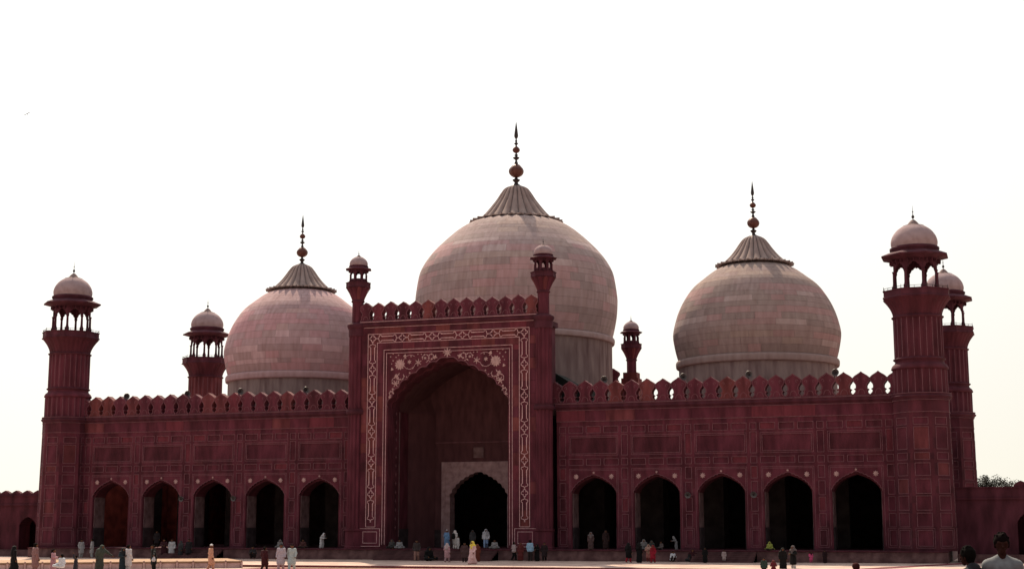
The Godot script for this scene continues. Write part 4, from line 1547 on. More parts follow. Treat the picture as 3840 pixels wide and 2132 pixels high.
func build_platform() -> void:
	var a := Vector3(-20.5, 0, 31.2)
	var b := Vector3(-6.5, 0, 20.9)
	var d := (b - a).normalized()
	var n := Vector3(-d.z, 0, d.x)   # towards the camera
	if n.z < 0:
		n = -n
	var turn := atan2(-d.z, d.x)
	var root := thing("tank_platform", "low pale marble platform with short posts along its edge, left court", "platform", a, turn)
	var L := a.distance_to(b)
	var mb := MB.new()
	mb.box(Vector3(0, G - 0.4, -8), Vector3(L, G + 0.26, -0.08))
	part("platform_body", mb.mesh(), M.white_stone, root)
	mb = MB.new()
	mb.box(Vector3(-0.04, G + 0.262, -8), Vector3(L + 0.05, G + 0.32, 0.04))
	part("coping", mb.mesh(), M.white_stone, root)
	var n_post := 17
	for k in n_post + 1:
		var x := L * k / n_post
		mb = MB.new()
		mb.slab(Vector3(x - 0.07, G - 0.2, -0.08), Vector3(x + 0.07, G + 0.258, 0.0), 0.012)
		mb.box(Vector3(x - 0.05, G + 0.322, -0.1), Vector3(x + 0.05, G + 0.37, -0.01))
		part("post", mb.mesh(), M.bounce_lit_stone, root)
		if k < n_post:
			mb = MB.new()
			mb.slab(Vector3(x + 0.09, G - 0.13, -0.08), Vector3(x + L / n_post - 0.09, G + 0.2, -0.05), 0.02)
			part("side_panel", mb.mesh(), M.bounce_lit_stone, root)


# ---------------------------------------------------------------- loudspeakers

func build_speakers() -> void:
	var mb := MB.new()
	mb.lathe([Vector2(0.3, 0.0), Vector2(0.31, -0.03), Vector2(0.27, -0.05), Vector2(0.16, -0.2), Vector2(0.09, -0.34), Vector2(0.08, -0.5), Vector2(0.001, -0.52)], 24)
	mb.lathe([Vector2(0.295, -0.005), Vector2(0.14, -0.2), Vector2(0.06, -0.34), Vector2(0.001, -0.34)], 24)
	var horn := mb.mesh()
	mb = MB.new()
	mb.lathe([Vector2(0.07, -0.1), Vector2(0.1, -0.04), Vector2(0.001, 0.0)], 14)
	var bullet := mb.mesh()
	var spots := [[12.09, 13.6, "horn loudspeaker on the right parapet, beside the central drum"], [18.15, 13.6, "horn loudspeaker on the right parapet, before the right dome's left edge"], [23.02, 13.62, "horn loudspeaker on the right parapet, before the middle of the right dome"], [29.23, 13.55, "horn loudspeaker on the right parapet, at the right dome's right edge"],
		[-29.5, 13.5, "horn loudspeaker on the left parapet, nearest to the left minaret"], [-23.67, 13.55, "horn loudspeaker on the left parapet, before the left rear minaret"], [-18.72, 13.6, "horn loudspeaker on the left parapet, before the left dome's left edge"], [-12.79, 13.55, "horn loudspeaker on the left parapet, before the right part of the left dome"]]
	for e in spots:
		var o := thing("horn_loudspeaker", e[2], "loudspeaker", Vector3(e[0], e[1], -0.35), 0.35 if e[0] > 0 else 0.9, "horn loudspeakers on the parapets")
		var tip := Transform3D(Basis(Vector3.RIGHT, PI / 2 + 0.15), Vector3.ZERO)
		part("horn", horn, M.grey_metal, o, tip.scaled_local(Vector3.ONE * 0.85))
		part("driver", bullet, M.dark_metal, o, tip.scaled_local(Vector3.ONE * 0.85))
		mb = MB.new()
		mb.box(Vector3(-0.025, -0.75, -0.3), Vector3(0.025, -0.05, -0.25))
		part("bracket", mb.mesh(), M.dark_metal, o)
	for e in [[-23.47, "round horn loudspeaker on the pier between second and third arches from the left"], [-18.68, "round horn loudspeaker on the pier between third and fourth arches from the left"], [18.47, "round horn loudspeaker on the pier between second and third arches right of the portal"], [23.26, "round horn loudspeaker on the pier between third and fourth arches right of the portal"]]:
		var o := thing("wall_loudspeaker", e[1], "loudspeaker", Vector3(e[0], 4.9, 0.5), 0.0, "horn loudspeakers on the piers")
		var tip := Transform3D(Basis(Vector3.RIGHT, PI / 2 + 0.3), Vector3.ZERO)
		part("horn", horn, M.grey_metal, o, tip.scaled_local(Vector3.ONE * 0.75))
		part("driver", bullet, M.dark_metal, o, tip.scaled_local(Vector3.ONE * 0.75))
		mb = MB.new()
		mb.box(Vector3(-0.02, -0.02, -0.5), Vector3(0.02, 0.02, -0.3))
		part("bracket", mb.mesh(), M.dark_metal, o)


func build_bird() -> void:
	var o := thing("bird", "dark bird gliding with spread wings high in the left sky", "bird", Vector3(-83.06, 57.71, -55.49), 0.35)
	o.scale = Vector3.ONE * 0.62
	var mb := MB.new()
	mb.t = Transform3D(Basis(Vector3.RIGHT, PI / 2), Vector3.ZERO)
	mb.lathe(smooth_line([Vector2(0.005, -0.3), Vector2(0.06, -0.2), Vector2(0.085, 0.0), Vector2(0.06, 0.2), Vector2(0.05, 0.27), Vector2(0.005, 0.36)], 3), 10)
	part("body", mb.mesh(), M.dark_metal, o, Transform3D(Basis(Vector3(0, 0, 1), 0.5), Vector3.ZERO))
	for s in [-1, 1]:
		mb = MB.new()
		var e := [Vector3(s * 0.04, 0.03, 0.14), Vector3(s * 0.35, 0.09, 0.2), Vector3(s * 0.78, 0.03, 0.02), Vector3(s * 0.7, 0.03, -0.1), Vector3(s * 0.35, 0.08, -0.1), Vector3(s * 0.04, 0.03, -0.12)]
		for lift in [0.0, 0.015]:
			var u := Vector3(0, lift, 0)
			mb.quad(e[0] + u, e[1] + u, e[4] + u, e[5] + u)
			mb.quad(e[1] + u, e[2] + u, e[3] + u, e[4] + u)
		part("wing", mb.mesh(), M.dark_metal, o, Transform3D(Basis(Vector3(0, 0, 1), 0.5), Vector3.ZERO))
	mb = MB.new()
	mb.tri(Vector3(0, 0, -0.2), Vector3(0.13, 0.01, -0.5), Vector3(-0.13, 0.01, -0.5))
	part("tail", mb.mesh(), M.dark_metal, o, Transform3D(Basis(Vector3(0, 0, 1), 0.5), Vector3.ZERO))


# ---------------------------------------------------------------- people

# people are built 1.7 m tall, in metres

# joints of a figure 1.7 m tall that faces +z
func pose(kind: String) -> Dictionary:
	var j := {hd = Vector3(0, 1.585, 0.02), nk = Vector3(0, 1.45, -0.01), ch = Vector3(0, 1.27, 0), pv = Vector3(0, 0.95, 0),
		sl = Vector3(-0.175, 1.4, -0.01), sr = Vector3(0.175, 1.4, -0.01), el = Vector3(-0.23, 1.13, -0.03), er = Vector3(0.23, 1.13, -0.03), wl = Vector3(-0.235, 0.88, 0.06), wr = Vector3(0.235, 0.88, 0.06),
		hl = Vector3(-0.09, 0.9, 0), hr = Vector3(0.09, 0.9, 0), kl = Vector3(-0.1, 0.48, 0.02), kr = Vector3(0.1, 0.48, 0.02), al = Vector3(-0.1, 0.08, -0.02), ar = Vector3(0.1, 0.08, -0.02), fl = Vector3(-0.12, 0.035, 0.13), fr = Vector3(0.12, 0.035, 0.13)}
	var upper := ["hd", "nk", "ch", "sl", "sr", "el", "er", "wl", "wr"]
	match kind:
		"walk":
			j.kl = Vector3(-0.1, 0.5, 0.16); j.al = Vector3(-0.1, 0.1, 0.27); j.fl = Vector3(-0.11, 0.08, 0.43)
			j.kr = Vector3(0.1, 0.48, -0.03); j.ar = Vector3(0.1, 0.13, -0.29); j.fr = Vector3(0.11, 0.04, -0.15)
			j.el = Vector3(-0.24, 1.14, -0.13); j.wl = Vector3(-0.24, 0.9, -0.12); j.er = Vector3(0.24, 1.14, 0.06); j.wr = Vector3(0.22, 0.93, 0.2)
		"stroll":
			j.kl = Vector3(-0.1, 0.49, 0.09); j.al = Vector3(-0.1, 0.08, 0.12); j.fl = Vector3(-0.12, 0.04, 0.28)
			j.ar = Vector3(0.1, 0.1, -0.14); j.fr = Vector3(0.11, 0.035, 0.0)
			j.wl = Vector3(-0.26, 0.89, 0.0); j.wr = Vector3(0.25, 0.9, 0.12)
		"hold":
			j.el = Vector3(-0.25, 1.16, 0.03); j.er = Vector3(0.25, 1.16, 0.03); j.wl = Vector3(-0.06, 1.12, 0.25); j.wr = Vector3(0.08, 1.16, 0.26)
		"raise":
			j.er = Vector3(0.34, 1.56, 0.06); j.wr = Vector3(0.28, 1.82, 0.1)
		"reach":
			j.er = Vector3(0.36, 1.22, 0.12); j.wr = Vector3(0.56, 1.05, 0.24)
			for k in upper:
				j[k] += Vector3(0.04, -0.01, 0.1) * ((j[k].y - 0.9) / 0.6)
		"lean":
			for k in upper:
				j[k] += Vector3(0.0, -0.05, 0.24) * ((j[k].y - 0.9) / 0.6)
			j.wl = Vector3(-0.1, 1.08, 0.45); j.wr = Vector3(0.12, 1.1, 0.45)
		"edge":
			for k in upper:
				j[k] += Vector3(0, -0.46, 0)
			j.pv.y = 0.5; j.hl = Vector3(-0.1, 0.48, 0.02); j.hr = Vector3(0.1, 0.48, 0.02)
			j.kl = Vector3(-0.12, 0.5, 0.42); j.kr = Vector3(0.12, 0.5, 0.42); j.al = Vector3(-0.12, 0.08, 0.4); j.ar = Vector3(0.12, 0.08, 0.4); j.fl = Vector3(-0.13, 0.03, 0.55); j.fr = Vector3(0.13, 0.03, 0.55)
			j.wl = Vector3(-0.13, 0.62, 0.33); j.wr = Vector3(0.13, 0.62, 0.33); j.el.z = 0.02; j.er.z = 0.02
		"floor":
			for k in upper:
				j[k] += Vector3(0, -0.82, 0.04)
			j.pv.y = 0.14; j.hl = Vector3(-0.11, 0.12, 0.03); j.hr = Vector3(0.11, 0.12, 0.03)
			j.kl = Vector3(-0.36, 0.16, 0.27); j.kr = Vector3(0.36, 0.16, 0.27); j.al = Vector3(0.06, 0.07, 0.36); j.ar = Vector3(-0.06, 0.09, 0.28); j.fl = Vector3(0.2, 0.06, 0.38); j.fr = Vector3(-0.2, 0.06, 0.3)
			j.wl = Vector3(-0.2, 0.26, 0.27); j.wr = Vector3(0.2, 0.26, 0.27)
		"legs_out":
			for k in upper:
				j[k] += Vector3(0, -0.82, -0.06)
			j.pv.y = 0.14; j.hl = Vector3(-0.1, 0.12, 0.0); j.hr = Vector3(0.1, 0.12, 0.0)
			j.kl = Vector3(-0.11, 0.15, 0.42); j.kr = Vector3(0.11, 0.15, 0.42); j.al = Vector3(-0.11, 0.08, 0.82); j.ar = Vector3(0.11, 0.08, 0.82); j.fl = Vector3(-0.13, 0.2, 0.88); j.fr = Vector3(0.13, 0.2, 0.88)
			j.wl = Vector3(-0.16, 0.2, 0.3); j.wr = Vector3(0.16, 0.2, 0.3)
		"near_a":
			j.sl.y = 1.345; j.sr.y = 1.345; j.el.y = 1.07; j.er.y = 1.07
		"near_b":
			j.sl.y = 1.345; j.sr.y = 1.345; j.el.y = 1.07; j.er.y = 1.07
			j.hd = Vector3(0, 1.555, 0.075); j.nk = Vector3(0, 1.45, 0.0)
		"squat":
			for k in upper:
				j[k] += Vector3(0, -0.66, 0.1)
			j.pv = Vector3(0, 0.27, -0.05); j.hl = Vector3(-0.1, 0.25, -0.05); j.hr = Vector3(0.1, 0.25, -0.05)
			j.kl = Vector3(-0.17, 0.52, 0.24); j.kr = Vector3(0.17, 0.52, 0.24); j.al = Vector3(-0.13, 0.08, 0.02); j.ar = Vector3(0.13, 0.08, 0.02); j.fl = Vector3(-0.14, 0.035, 0.17); j.fr = Vector3(0.14, 0.035, 0.17)
			j.wl = Vector3(-0.12, 0.5, 0.42); j.wr = Vector3(0.12, 0.5, 0.42)
	return j


# a smooth union of tapered capsules, meshed as surface nets into the builder
func nets(mb: MB, caps: Array, cell: float, k := 0.05, cut := []) -> void:
	var lo := Vector3.INF
	var hi := -Vector3.INF
	for c in caps:
		var m := maxf(c[2], c[3]) + cell * 2.0
		for p in [c[0], c[1]]:
			lo = lo.min(p - Vector3.ONE * m)
			hi = hi.max(p + Vector3.ONE * m)
	var nx := int((hi.x - lo.x) / cell) + 2
	var ny := int((hi.y - lo.y) / cell) + 2
	var nz := int((hi.z - lo.z) / cell) + 2
	var F := PackedFloat32Array()
	F.resize(nx * ny * nz)
	F.fill(1.0)
	for c in caps:
		var a: Vector3 = c[0]
		var b: Vector3 = c[1]
		var ra: float = c[2]
		var rb: float = c[3]
		var ab := b - a
		var l2 := maxf(ab.length_squared(), 1e-6)
		var pad := maxf(ra, rb) + k + cell * 1.5
		var p0 := ((a.min(b) - Vector3.ONE * pad) - lo) / cell
		var p1 := ((a.max(b) + Vector3.ONE * pad) - lo) / cell
		for z in range(maxi(0, int(p0.z)), mini(nz, int(p1.z) + 2)):
			for y in range(maxi(0, int(p0.y)), mini(ny, int(p1.y) + 2)):
				var row := (z * ny + y) * nx
				for x in range(maxi(0, int(p0.x)), mini(nx, int(p1.x) + 2)):
					var p := lo + Vector3(x, y, z) * cell
					var t := clampf((p - a).dot(ab) / l2, 0.0, 1.0)
					var d := p.distance_to(a + ab * t) - lerpf(ra, rb, t)
					var f := F[row + x]
					var h := maxf(k - absf(f - d), 0.0) / k
					F[row + x] = minf(f, d) - h * h * k * 0.25
	for c in cut:   # balls taken away
		for z in nz:
			for y in ny:
				for x in nx:
					var d: float = (lo + Vector3(x, y, z) * cell).distance_to(c[0]) - c[1]
					if d < cell * 2:
						F[(z * ny + y) * nx + x] = maxf(F[(z * ny + y) * nx + x], -d)
	var id := PackedInt32Array()
	id.resize(nx * ny * nz)
	id.fill(-1)
	var V := PackedVector3Array()
	var N := PackedVector3Array()
	for z in nz - 1:
		for y in ny - 1:
			for x in nx - 1:
				var i0 := (z * ny + y) * nx + x
				var f := [F[i0], F[i0 + 1], F[i0 + nx], F[i0 + nx + 1], F[i0 + nx * ny], F[i0 + nx * ny + 1], F[i0 + nx * ny + nx], F[i0 + nx * ny + nx + 1]]
				var neg := 0
				for q in f:
					if q < 0.0:
						neg += 1
				if neg == 0 or neg == 8:
					continue
				var s := Vector3.ZERO
				var n := 0
				for e in [[0, 1], [2, 3], [4, 5], [6, 7], [0, 2], [1, 3], [4, 6], [5, 7], [0, 4], [1, 5], [2, 6], [3, 7]]:
					var fa: float = f[e[0]]
					var fb: float = f[e[1]]
					if (fa < 0.0) != (fb < 0.0):
						var t := fa / (fa - fb)
						s += Vector3(e[0] & 1, (e[0] >> 1) & 1, e[0] >> 2).lerp(Vector3(e[1] & 1, (e[1] >> 1) & 1, e[1] >> 2), t)
						n += 1
				id[i0] = V.size()
				V.append(lo + (Vector3(x, y, z) + s / n) * cell)
				N.append(Vector3(f[1] + f[3] + f[5] + f[7] - f[0] - f[2] - f[4] - f[6], f[2] + f[3] + f[6] + f[7] - f[0] - f[1] - f[4] - f[5], f[4] + f[5] + f[6] + f[7] - f[0] - f[1] - f[2] - f[3]).normalized())
	var step := [1, nx, nx * ny]
	for z in range(1, nz - 1):
		for y in range(1, ny - 1):
			for x in range(1, nx - 1):
				var i0 := (z * ny + y) * nx + x
				for ax in 3:
					var i1: int = i0 + step[ax]
					if (F[i0] < 0.0) == (F[i1] < 0.0):
						continue
					var u: int = step[(ax + 1) % 3]
					var w: int = step[(ax + 2) % 3]
					var q := [id[i0 - u - w], id[i0 - w], id[i0], id[i0 - u]]
					if q[0] < 0 or q[1] < 0 or q[2] < 0 or q[3] < 0:
						continue
					if F[i0] >= 0.0:
						q.reverse()
					for o in [0, 2, 1, 0, 3, 2]:
						mb.v.append(V[q[o]])
						mb.n.append(N[q[o]])
						mb.c.append(mb.col)


func hand(mb: MB, wrist: Vector3, elbow: Vector3, side: float, r := 1.0) -> void:   # palm, four curled fingers and a thumb
	var d := (wrist - elbow).normalized()
	var f := Vector3(0, 0, 1) if absf(d.z) < 0.8 else Vector3(0, 1, 0)
	var across := (f - d * f.dot(d)).normalized()
	var inner := d.cross(across) * side
	var caps := [[wrist, wrist + d * 0.085 + across * 0.02, 0.026 * r, 0.024 * r], [wrist + d * 0.03, wrist + d * 0.085 - across * 0.02, 0.022 * r, 0.022 * r]]
	nets(mb, caps, 0.016, 0.02)
	var k := 0
	for L in [0.07, 0.078, 0.072, 0.055]:
		var p := wrist + d * 0.09 + across * (0.031 - k * 0.021)
		var m: Vector3 = p + d * L * 0.55 + inner * 0.006
		var e: Vector3 = m + d * L * 0.38 + inner * L * 0.3
		tube(mb, [p - d * 0.01, m, e], [0.0095, 0.009, 0.0065])
		k += 1
	var tp := wrist + d * 0.035 + across * 0.025
	tube(mb, [tp, tp + across * 0.03 + d * 0.025 + inner * 0.01, tp + across * 0.035 + d * 0.055 + inner * 0.018], [0.012, 0.0105, 0.008])


func tube(mb: MB, pts: Array, rad: Array) -> void:
	var P := []
	for i in pts.size():
		var d: Vector3 = (pts[mini(i + 1, pts.size() - 1)] - pts[maxi(i - 1, 0)]).normalized()
		var a := d.cross(Vector3(0.31, 0.2, 0.9)).normalized()
		var b := a.cross(d)
		var row := PackedVector3Array()
		for k in 7:
			row.append(pts[i] + (a * cos(TAU * k / 7.0) + b * sin(TAU * k / 7.0)) * rad[i])
		P.append(row)
	var tip := PackedVector3Array()
	for k in 7:
		tip.append(pts[-1] + (pts[-1] - pts[-2]).normalized() * rad[-1] * 0.8 + (P[-1][k] - pts[-1]) * 0.2)
	P.append(tip)
	mb.grid(P, true)


func head_caps(h: Vector3) -> Array:
	return [[h + Vector3(0, 0.03, -0.012), h + Vector3(0, 0.015, 0.0), 0.094, 0.088], [h + Vector3(0, -0.02, 0.02), h + Vector3(0, -0.085, 0.05), 0.066, 0.034],
		[h + Vector3(0, 0.005, 0.085), h + Vector3(0, -0.025, 0.108), 0.012, 0.016], [h + Vector3(-0.08, 0.01, -0.01), h + Vector3(-0.086, -0.03, -0.01), 0.018, 0.012], [h + Vector3(0.08, 0.01, -0.01), h + Vector3(0.086, -0.03, -0.01), 0.018, 0.012],
		[h + Vector3(-0.045, 0.03, 0.07), h + Vector3(0.045, 0.03, 0.07), 0.022, 0.022], [h + Vector3(-0.022, -0.062, 0.075), h + Vector3(0.022, -0.062, 0.075), 0.012, 0.012]]


func garment(kind: String, what: String) -> Mesh:
	var key := kind + "/" + what
	if cache.has(key):
		return cache[key]
	var j := pose(kind)
	var sat: bool = kind in ["edge", "floor", "legs_out", "squat"]
	var mb := MB.new()
	var near := kind.begins_with("near")
	var cell := 0.018 if near else 0.03
	match what:
		"body":
			nets(mb, head_caps(j.hd) + [[j.hd - Vector3(0, 0.06, 0.02), j.nk - Vector3(0, 0.03, 0), 0.05, 0.06]], 0.007 if near else 0.018, 0.02, [[j.hd + Vector3(-0.034, 0.006, 0.103), 0.017], [j.hd + Vector3(0.034, 0.006, 0.103), 0.017]] if near else [])
			nets(mb, [[j.nk - Vector3(0, 0.02, 0), j.ch, 0.065, 0.11], [j.ch, j.pv, 0.11, 0.1], [j.sl, j.sr, 0.06, 0.06], [j.sl, j.el, 0.048, 0.04], [j.el, j.wl, 0.04, 0.028], [j.sr, j.er, 0.048, 0.04], [j.er, j.wr, 0.04, 0.028],
				[j.hl, j.kl, 0.08, 0.055], [j.kl, j.al, 0.052, 0.036], [j.hr, j.kr, 0.08, 0.055], [j.kr, j.ar, 0.052, 0.036], [j.al, j.fl, 0.04, 0.03], [j.ar, j.fr, 0.04, 0.03]], 0.028, 0.04)
			hand(mb, j.wl, j.el, 1.0)
			hand(mb, j.wr, j.er, -1.0)
		"kameez", "shirt", "robe":
			var lo: float = {"kameez": 0.5, "shirt": 0.86, "robe": 0.07}[what]
			var caps := [[j.sl + Vector3(0.03, 0, 0), j.sr - Vector3(0.03, 0, 0), 0.075, 0.075], [j.ch + Vector3(-0.06, 0, 0), j.pv + Vector3(-0.05, 0, 0), 0.115, 0.115], [j.ch + Vector3(0.06, 0, 0), j.pv + Vector3(0.05, 0, 0), 0.115, 0.115], [j.nk - Vector3(0, 0.04, 0), j.ch, 0.075, 0.11],
				[j.sl, j.el, 0.072, 0.06], [j.el, j.wl, 0.06, 0.05], [j.sr, j.er, 0.072, 0.06], [j.er, j.wr, 0.06, 0.05]]
			if sat:
				for s in [["hl", "kl"], ["hr", "kr"]]:
					caps.append([j[s[0]], j[s[0]].lerp(j[s[1]], 1.0 if what != "shirt" else 0.2), 0.12, 0.095])
				if what == "robe":
					caps.append_array([[j.kl, j.al, 0.09, 0.07], [j.kr, j.ar, 0.09, 0.07]])
			else:
				for s in [["hl", "kl", "al"], ["hr", "kr", "ar"]]:
					var k: Vector3 = j[s[1]]
					var e: Vector3 = j[s[0]].lerp(k, clampf((0.9 - lo) / 0.42, 0, 1))
					caps.append([j[s[0]], e, 0.13, 0.13])
					if what == "robe":
						caps.append([k, j[s[2]] + Vector3(0, 0.06, 0), 0.13, 0.145])
				if what == "robe":
					caps.append([j.pv, (j.al + j.ar) * 0.5 + Vector3(0, 0.08, 0), 0.13, 0.15])
				if what == "kameez":
					caps.append([j.pv, (j.kl + j.kr) * 0.5 + Vector3(0, 0.03, 0), 0.12, 0.13])
			nets(mb, caps, cell, 0.06)
		"tee", "jacket":
			var caps := [[j.nk + Vector3(-0.03, -0.03, -0.01), j.sl + Vector3(0.0, -0.03, 0), 0.05, 0.075], [j.nk + Vector3(0.03, -0.03, -0.01), j.sr + Vector3(0.0, -0.03, 0), 0.05, 0.075], [j.ch + Vector3(-0.07, 0, 0), j.pv + Vector3(-0.05, 0, 0), 0.12, 0.115], [j.ch + Vector3(0.07, 0, 0), j.pv + Vector3(0.05, 0, 0), 0.12, 0.115], [j.nk - Vector3(0, 0.09, 0), j.ch, 0.07, 0.12],
				[j.sl + Vector3(0, -0.035, 0), j.el if what == "jacket" else j.sl.lerp(j.el, 0.7), 0.078, 0.066], [j.sr + Vector3(0, -0.035, 0), j.er if what == "jacket" else j.sr.lerp(j.er, 0.7), 0.078, 0.066]]
			if what == "jacket":
				caps.append_array([[j.el, j.wl, 0.06, 0.05], [j.er, j.wr, 0.06, 0.05], [j.nk + Vector3(-0.06, -0.03, -0.03), j.nk + Vector3(0.06, -0.03, -0.03), 0.035, 0.035]])
			nets(mb, caps, cell, 0.06)
		"collar":
			nets(mb, [[j.nk + Vector3(-0.05, -0.01, 0.05), j.sl + Vector3(0.05, 0.055, 0.02), 0.03, 0.04], [j.sl + Vector3(0.05, 0.055, 0.02), j.sl + Vector3(0.06, -0.06, 0.07), 0.04, 0.035]], 0.014, 0.03)
		"thick_hair":
			var h: Vector3 = j.hd
			var locks := [[h + Vector3(0, 0.05, -0.025), h + Vector3(0, 0.05, 0.0), 0.103, 0.095], [h + Vector3(0, 0.0, -0.045), h + Vector3(0, -0.05, -0.045), 0.08, 0.06], [h + Vector3(-0.075, 0.03, 0.0), h + Vector3(-0.08, -0.02, 0.0), 0.026, 0.018], [h + Vector3(0.075, 0.03, 0.0), h + Vector3(0.08, -0.02, 0.0), 0.026, 0.018]]
			for k in 26:
				var a := hash1(k, 1.0) * TAU
				var e := 0.35 + hash1(k, 2.0) * 1.1
				var d := Vector3(cos(a) * cos(e), sin(e), sin(a) * cos(e) * 0.9)
				locks.append([h + Vector3(0, 0.05, -0.015) + d * 0.088, h + Vector3(0, 0.055, -0.012) + d * 0.108, 0.02, 0.009])
			nets(mb, locks, 0.008, 0.02)
		"trousers":
			nets(mb, [[j.pv - Vector3(0.05, 0, 0), j.pv + Vector3(0.05, 0, 0), 0.115, 0.115], [j.hl, j.kl, 0.105, 0.085], [j.kl, j.al + Vector3(0, 0.03, 0), 0.085, 0.07], [j.hr, j.kr, 0.105, 0.085], [j.kr, j.ar + Vector3(0, 0.03, 0), 0.085, 0.07]], cell, 0.04)
		"shoes":
			nets(mb, [[j.al, j.fl, 0.05, 0.04], [j.ar, j.fr, 0.05, 0.04]], 0.024, 0.02)
		"hair":
			var h: Vector3 = j.hd
			nets(mb, [[h + Vector3(0, 0.045, -0.025), h + Vector3(0, 0.035, -0.005), 0.1, 0.088], [h + Vector3(0, 0.0, -0.05), h + Vector3(0, -0.05, -0.05), 0.075, 0.055]], 0.018, 0.03)
		"long_hair":
			var h: Vector3 = j.hd
			nets(mb, [[h + Vector3(0, 0.045, -0.025), h + Vector3(0, 0.035, -0.005), 0.103, 0.09], [h + Vector3(0, 0.0, -0.06), h + Vector3(0, -0.42, -0.16), 0.095, 0.07]], 0.022, 0.04)
		"cap":
			var h: Vector3 = j.hd
			nets(mb, [[h + Vector3(0, 0.075, -0.01), h + Vector3(0, 0.09, -0.01), 0.09, 0.08]], 0.018, 0.03)
		"scarf":   # a cloth over head and shoulders, open at the face
			var h: Vector3 = j.hd
			nets(mb, [[h + Vector3(0, 0.035, -0.02), h + Vector3(0, -0.04, -0.02), 0.118, 0.115], [h + Vector3(0, -0.08, -0.02), j.nk, 0.11, 0.12], [j.nk, j.ch + Vector3(0, -0.05, -0.02), 0.13, 0.165], [j.sl, j.sr, 0.088, 0.088]], 0.026, 0.06, [[h + Vector3(0, -0.015, 0.115), 0.085]])
		"shawl":   # a larger cloth, down to the hips and over the arms
			var h: Vector3 = j.hd
			nets(mb, [[h + Vector3(0, 0.035, -0.02), h + Vector3(0, -0.04, -0.02), 0.12, 0.118], [h + Vector3(0, -0.08, -0.02), j.nk, 0.11, 0.13], [j.nk, j.ch, 0.14, 0.19], [j.ch, j.pv + Vector3(0, -0.05, -0.02), 0.19, 0.19], [j.sl, j.sr, 0.095, 0.095], [j.sl, j.el, 0.09, 0.09], [j.sr, j.er, 0.09, 0.09]], cell, 0.07, [[h + Vector3(0, -0.015, 0.12), 0.085]])
		"bag":
			nets(mb, [[j.wr + Vector3(0.03, -0.12, 0.0), j.wr + Vector3(0.03, -0.3, 0.02), 0.05, 0.12]], 0.024, 0.03)
		"backpack":
			nets(mb, [[j.ch + Vector3(0, 0.08, -0.19), j.ch + Vector3(0, -0.2, -0.2), 0.13, 0.15]], 0.028, 0.03)
	cache[key] = mb.mesh()
	return cache[key]


func cloth(c: Array, plain := false) -> StandardMaterial3D:
	var key := "cloth%s%s" % [c, plain]
	if not cache.has(key):
		var m := mat(lin(c[0], c[1], c[2]), 0.9, noise_tex.grain, 1.2)
		m.metallic_specular = 0.1 if plain else 0.3
		if not plain:
			m.rim_enabled = true
			m.rim = 0.15
		cache[key] = m
	return cache[key]


# wear: list of [garment, colour]; the figure stands with its feet (or seat) at the given place and is s times 1.7 m tall
func person(label: String, at: Vector3, turn: float, kind: String, wear: Array, s := 1.0, skin := [0.16, 0.08, 0.05], group := "") -> Node3D:
	var o := thing("person", label, "person", at, turn, group)
	o.scale = Vector3(1.18, 1.0, 1.18) * s / U if not kind.begins_with("near") else Vector3.ONE * s / U
	part("body", garment(kind, "body"), cloth(skin, true), o)
	for w in wear:
		var hairy: bool = "hair" in w[0]
		part({"kameez": "tunic", "robe": "robe", "long_hair": "hair", "thick_hair": "hair", "tee": "t_shirt"}.get(w[0], w[0]), garment(kind, w[0]), cloth(w[1], hairy), o)
	return o


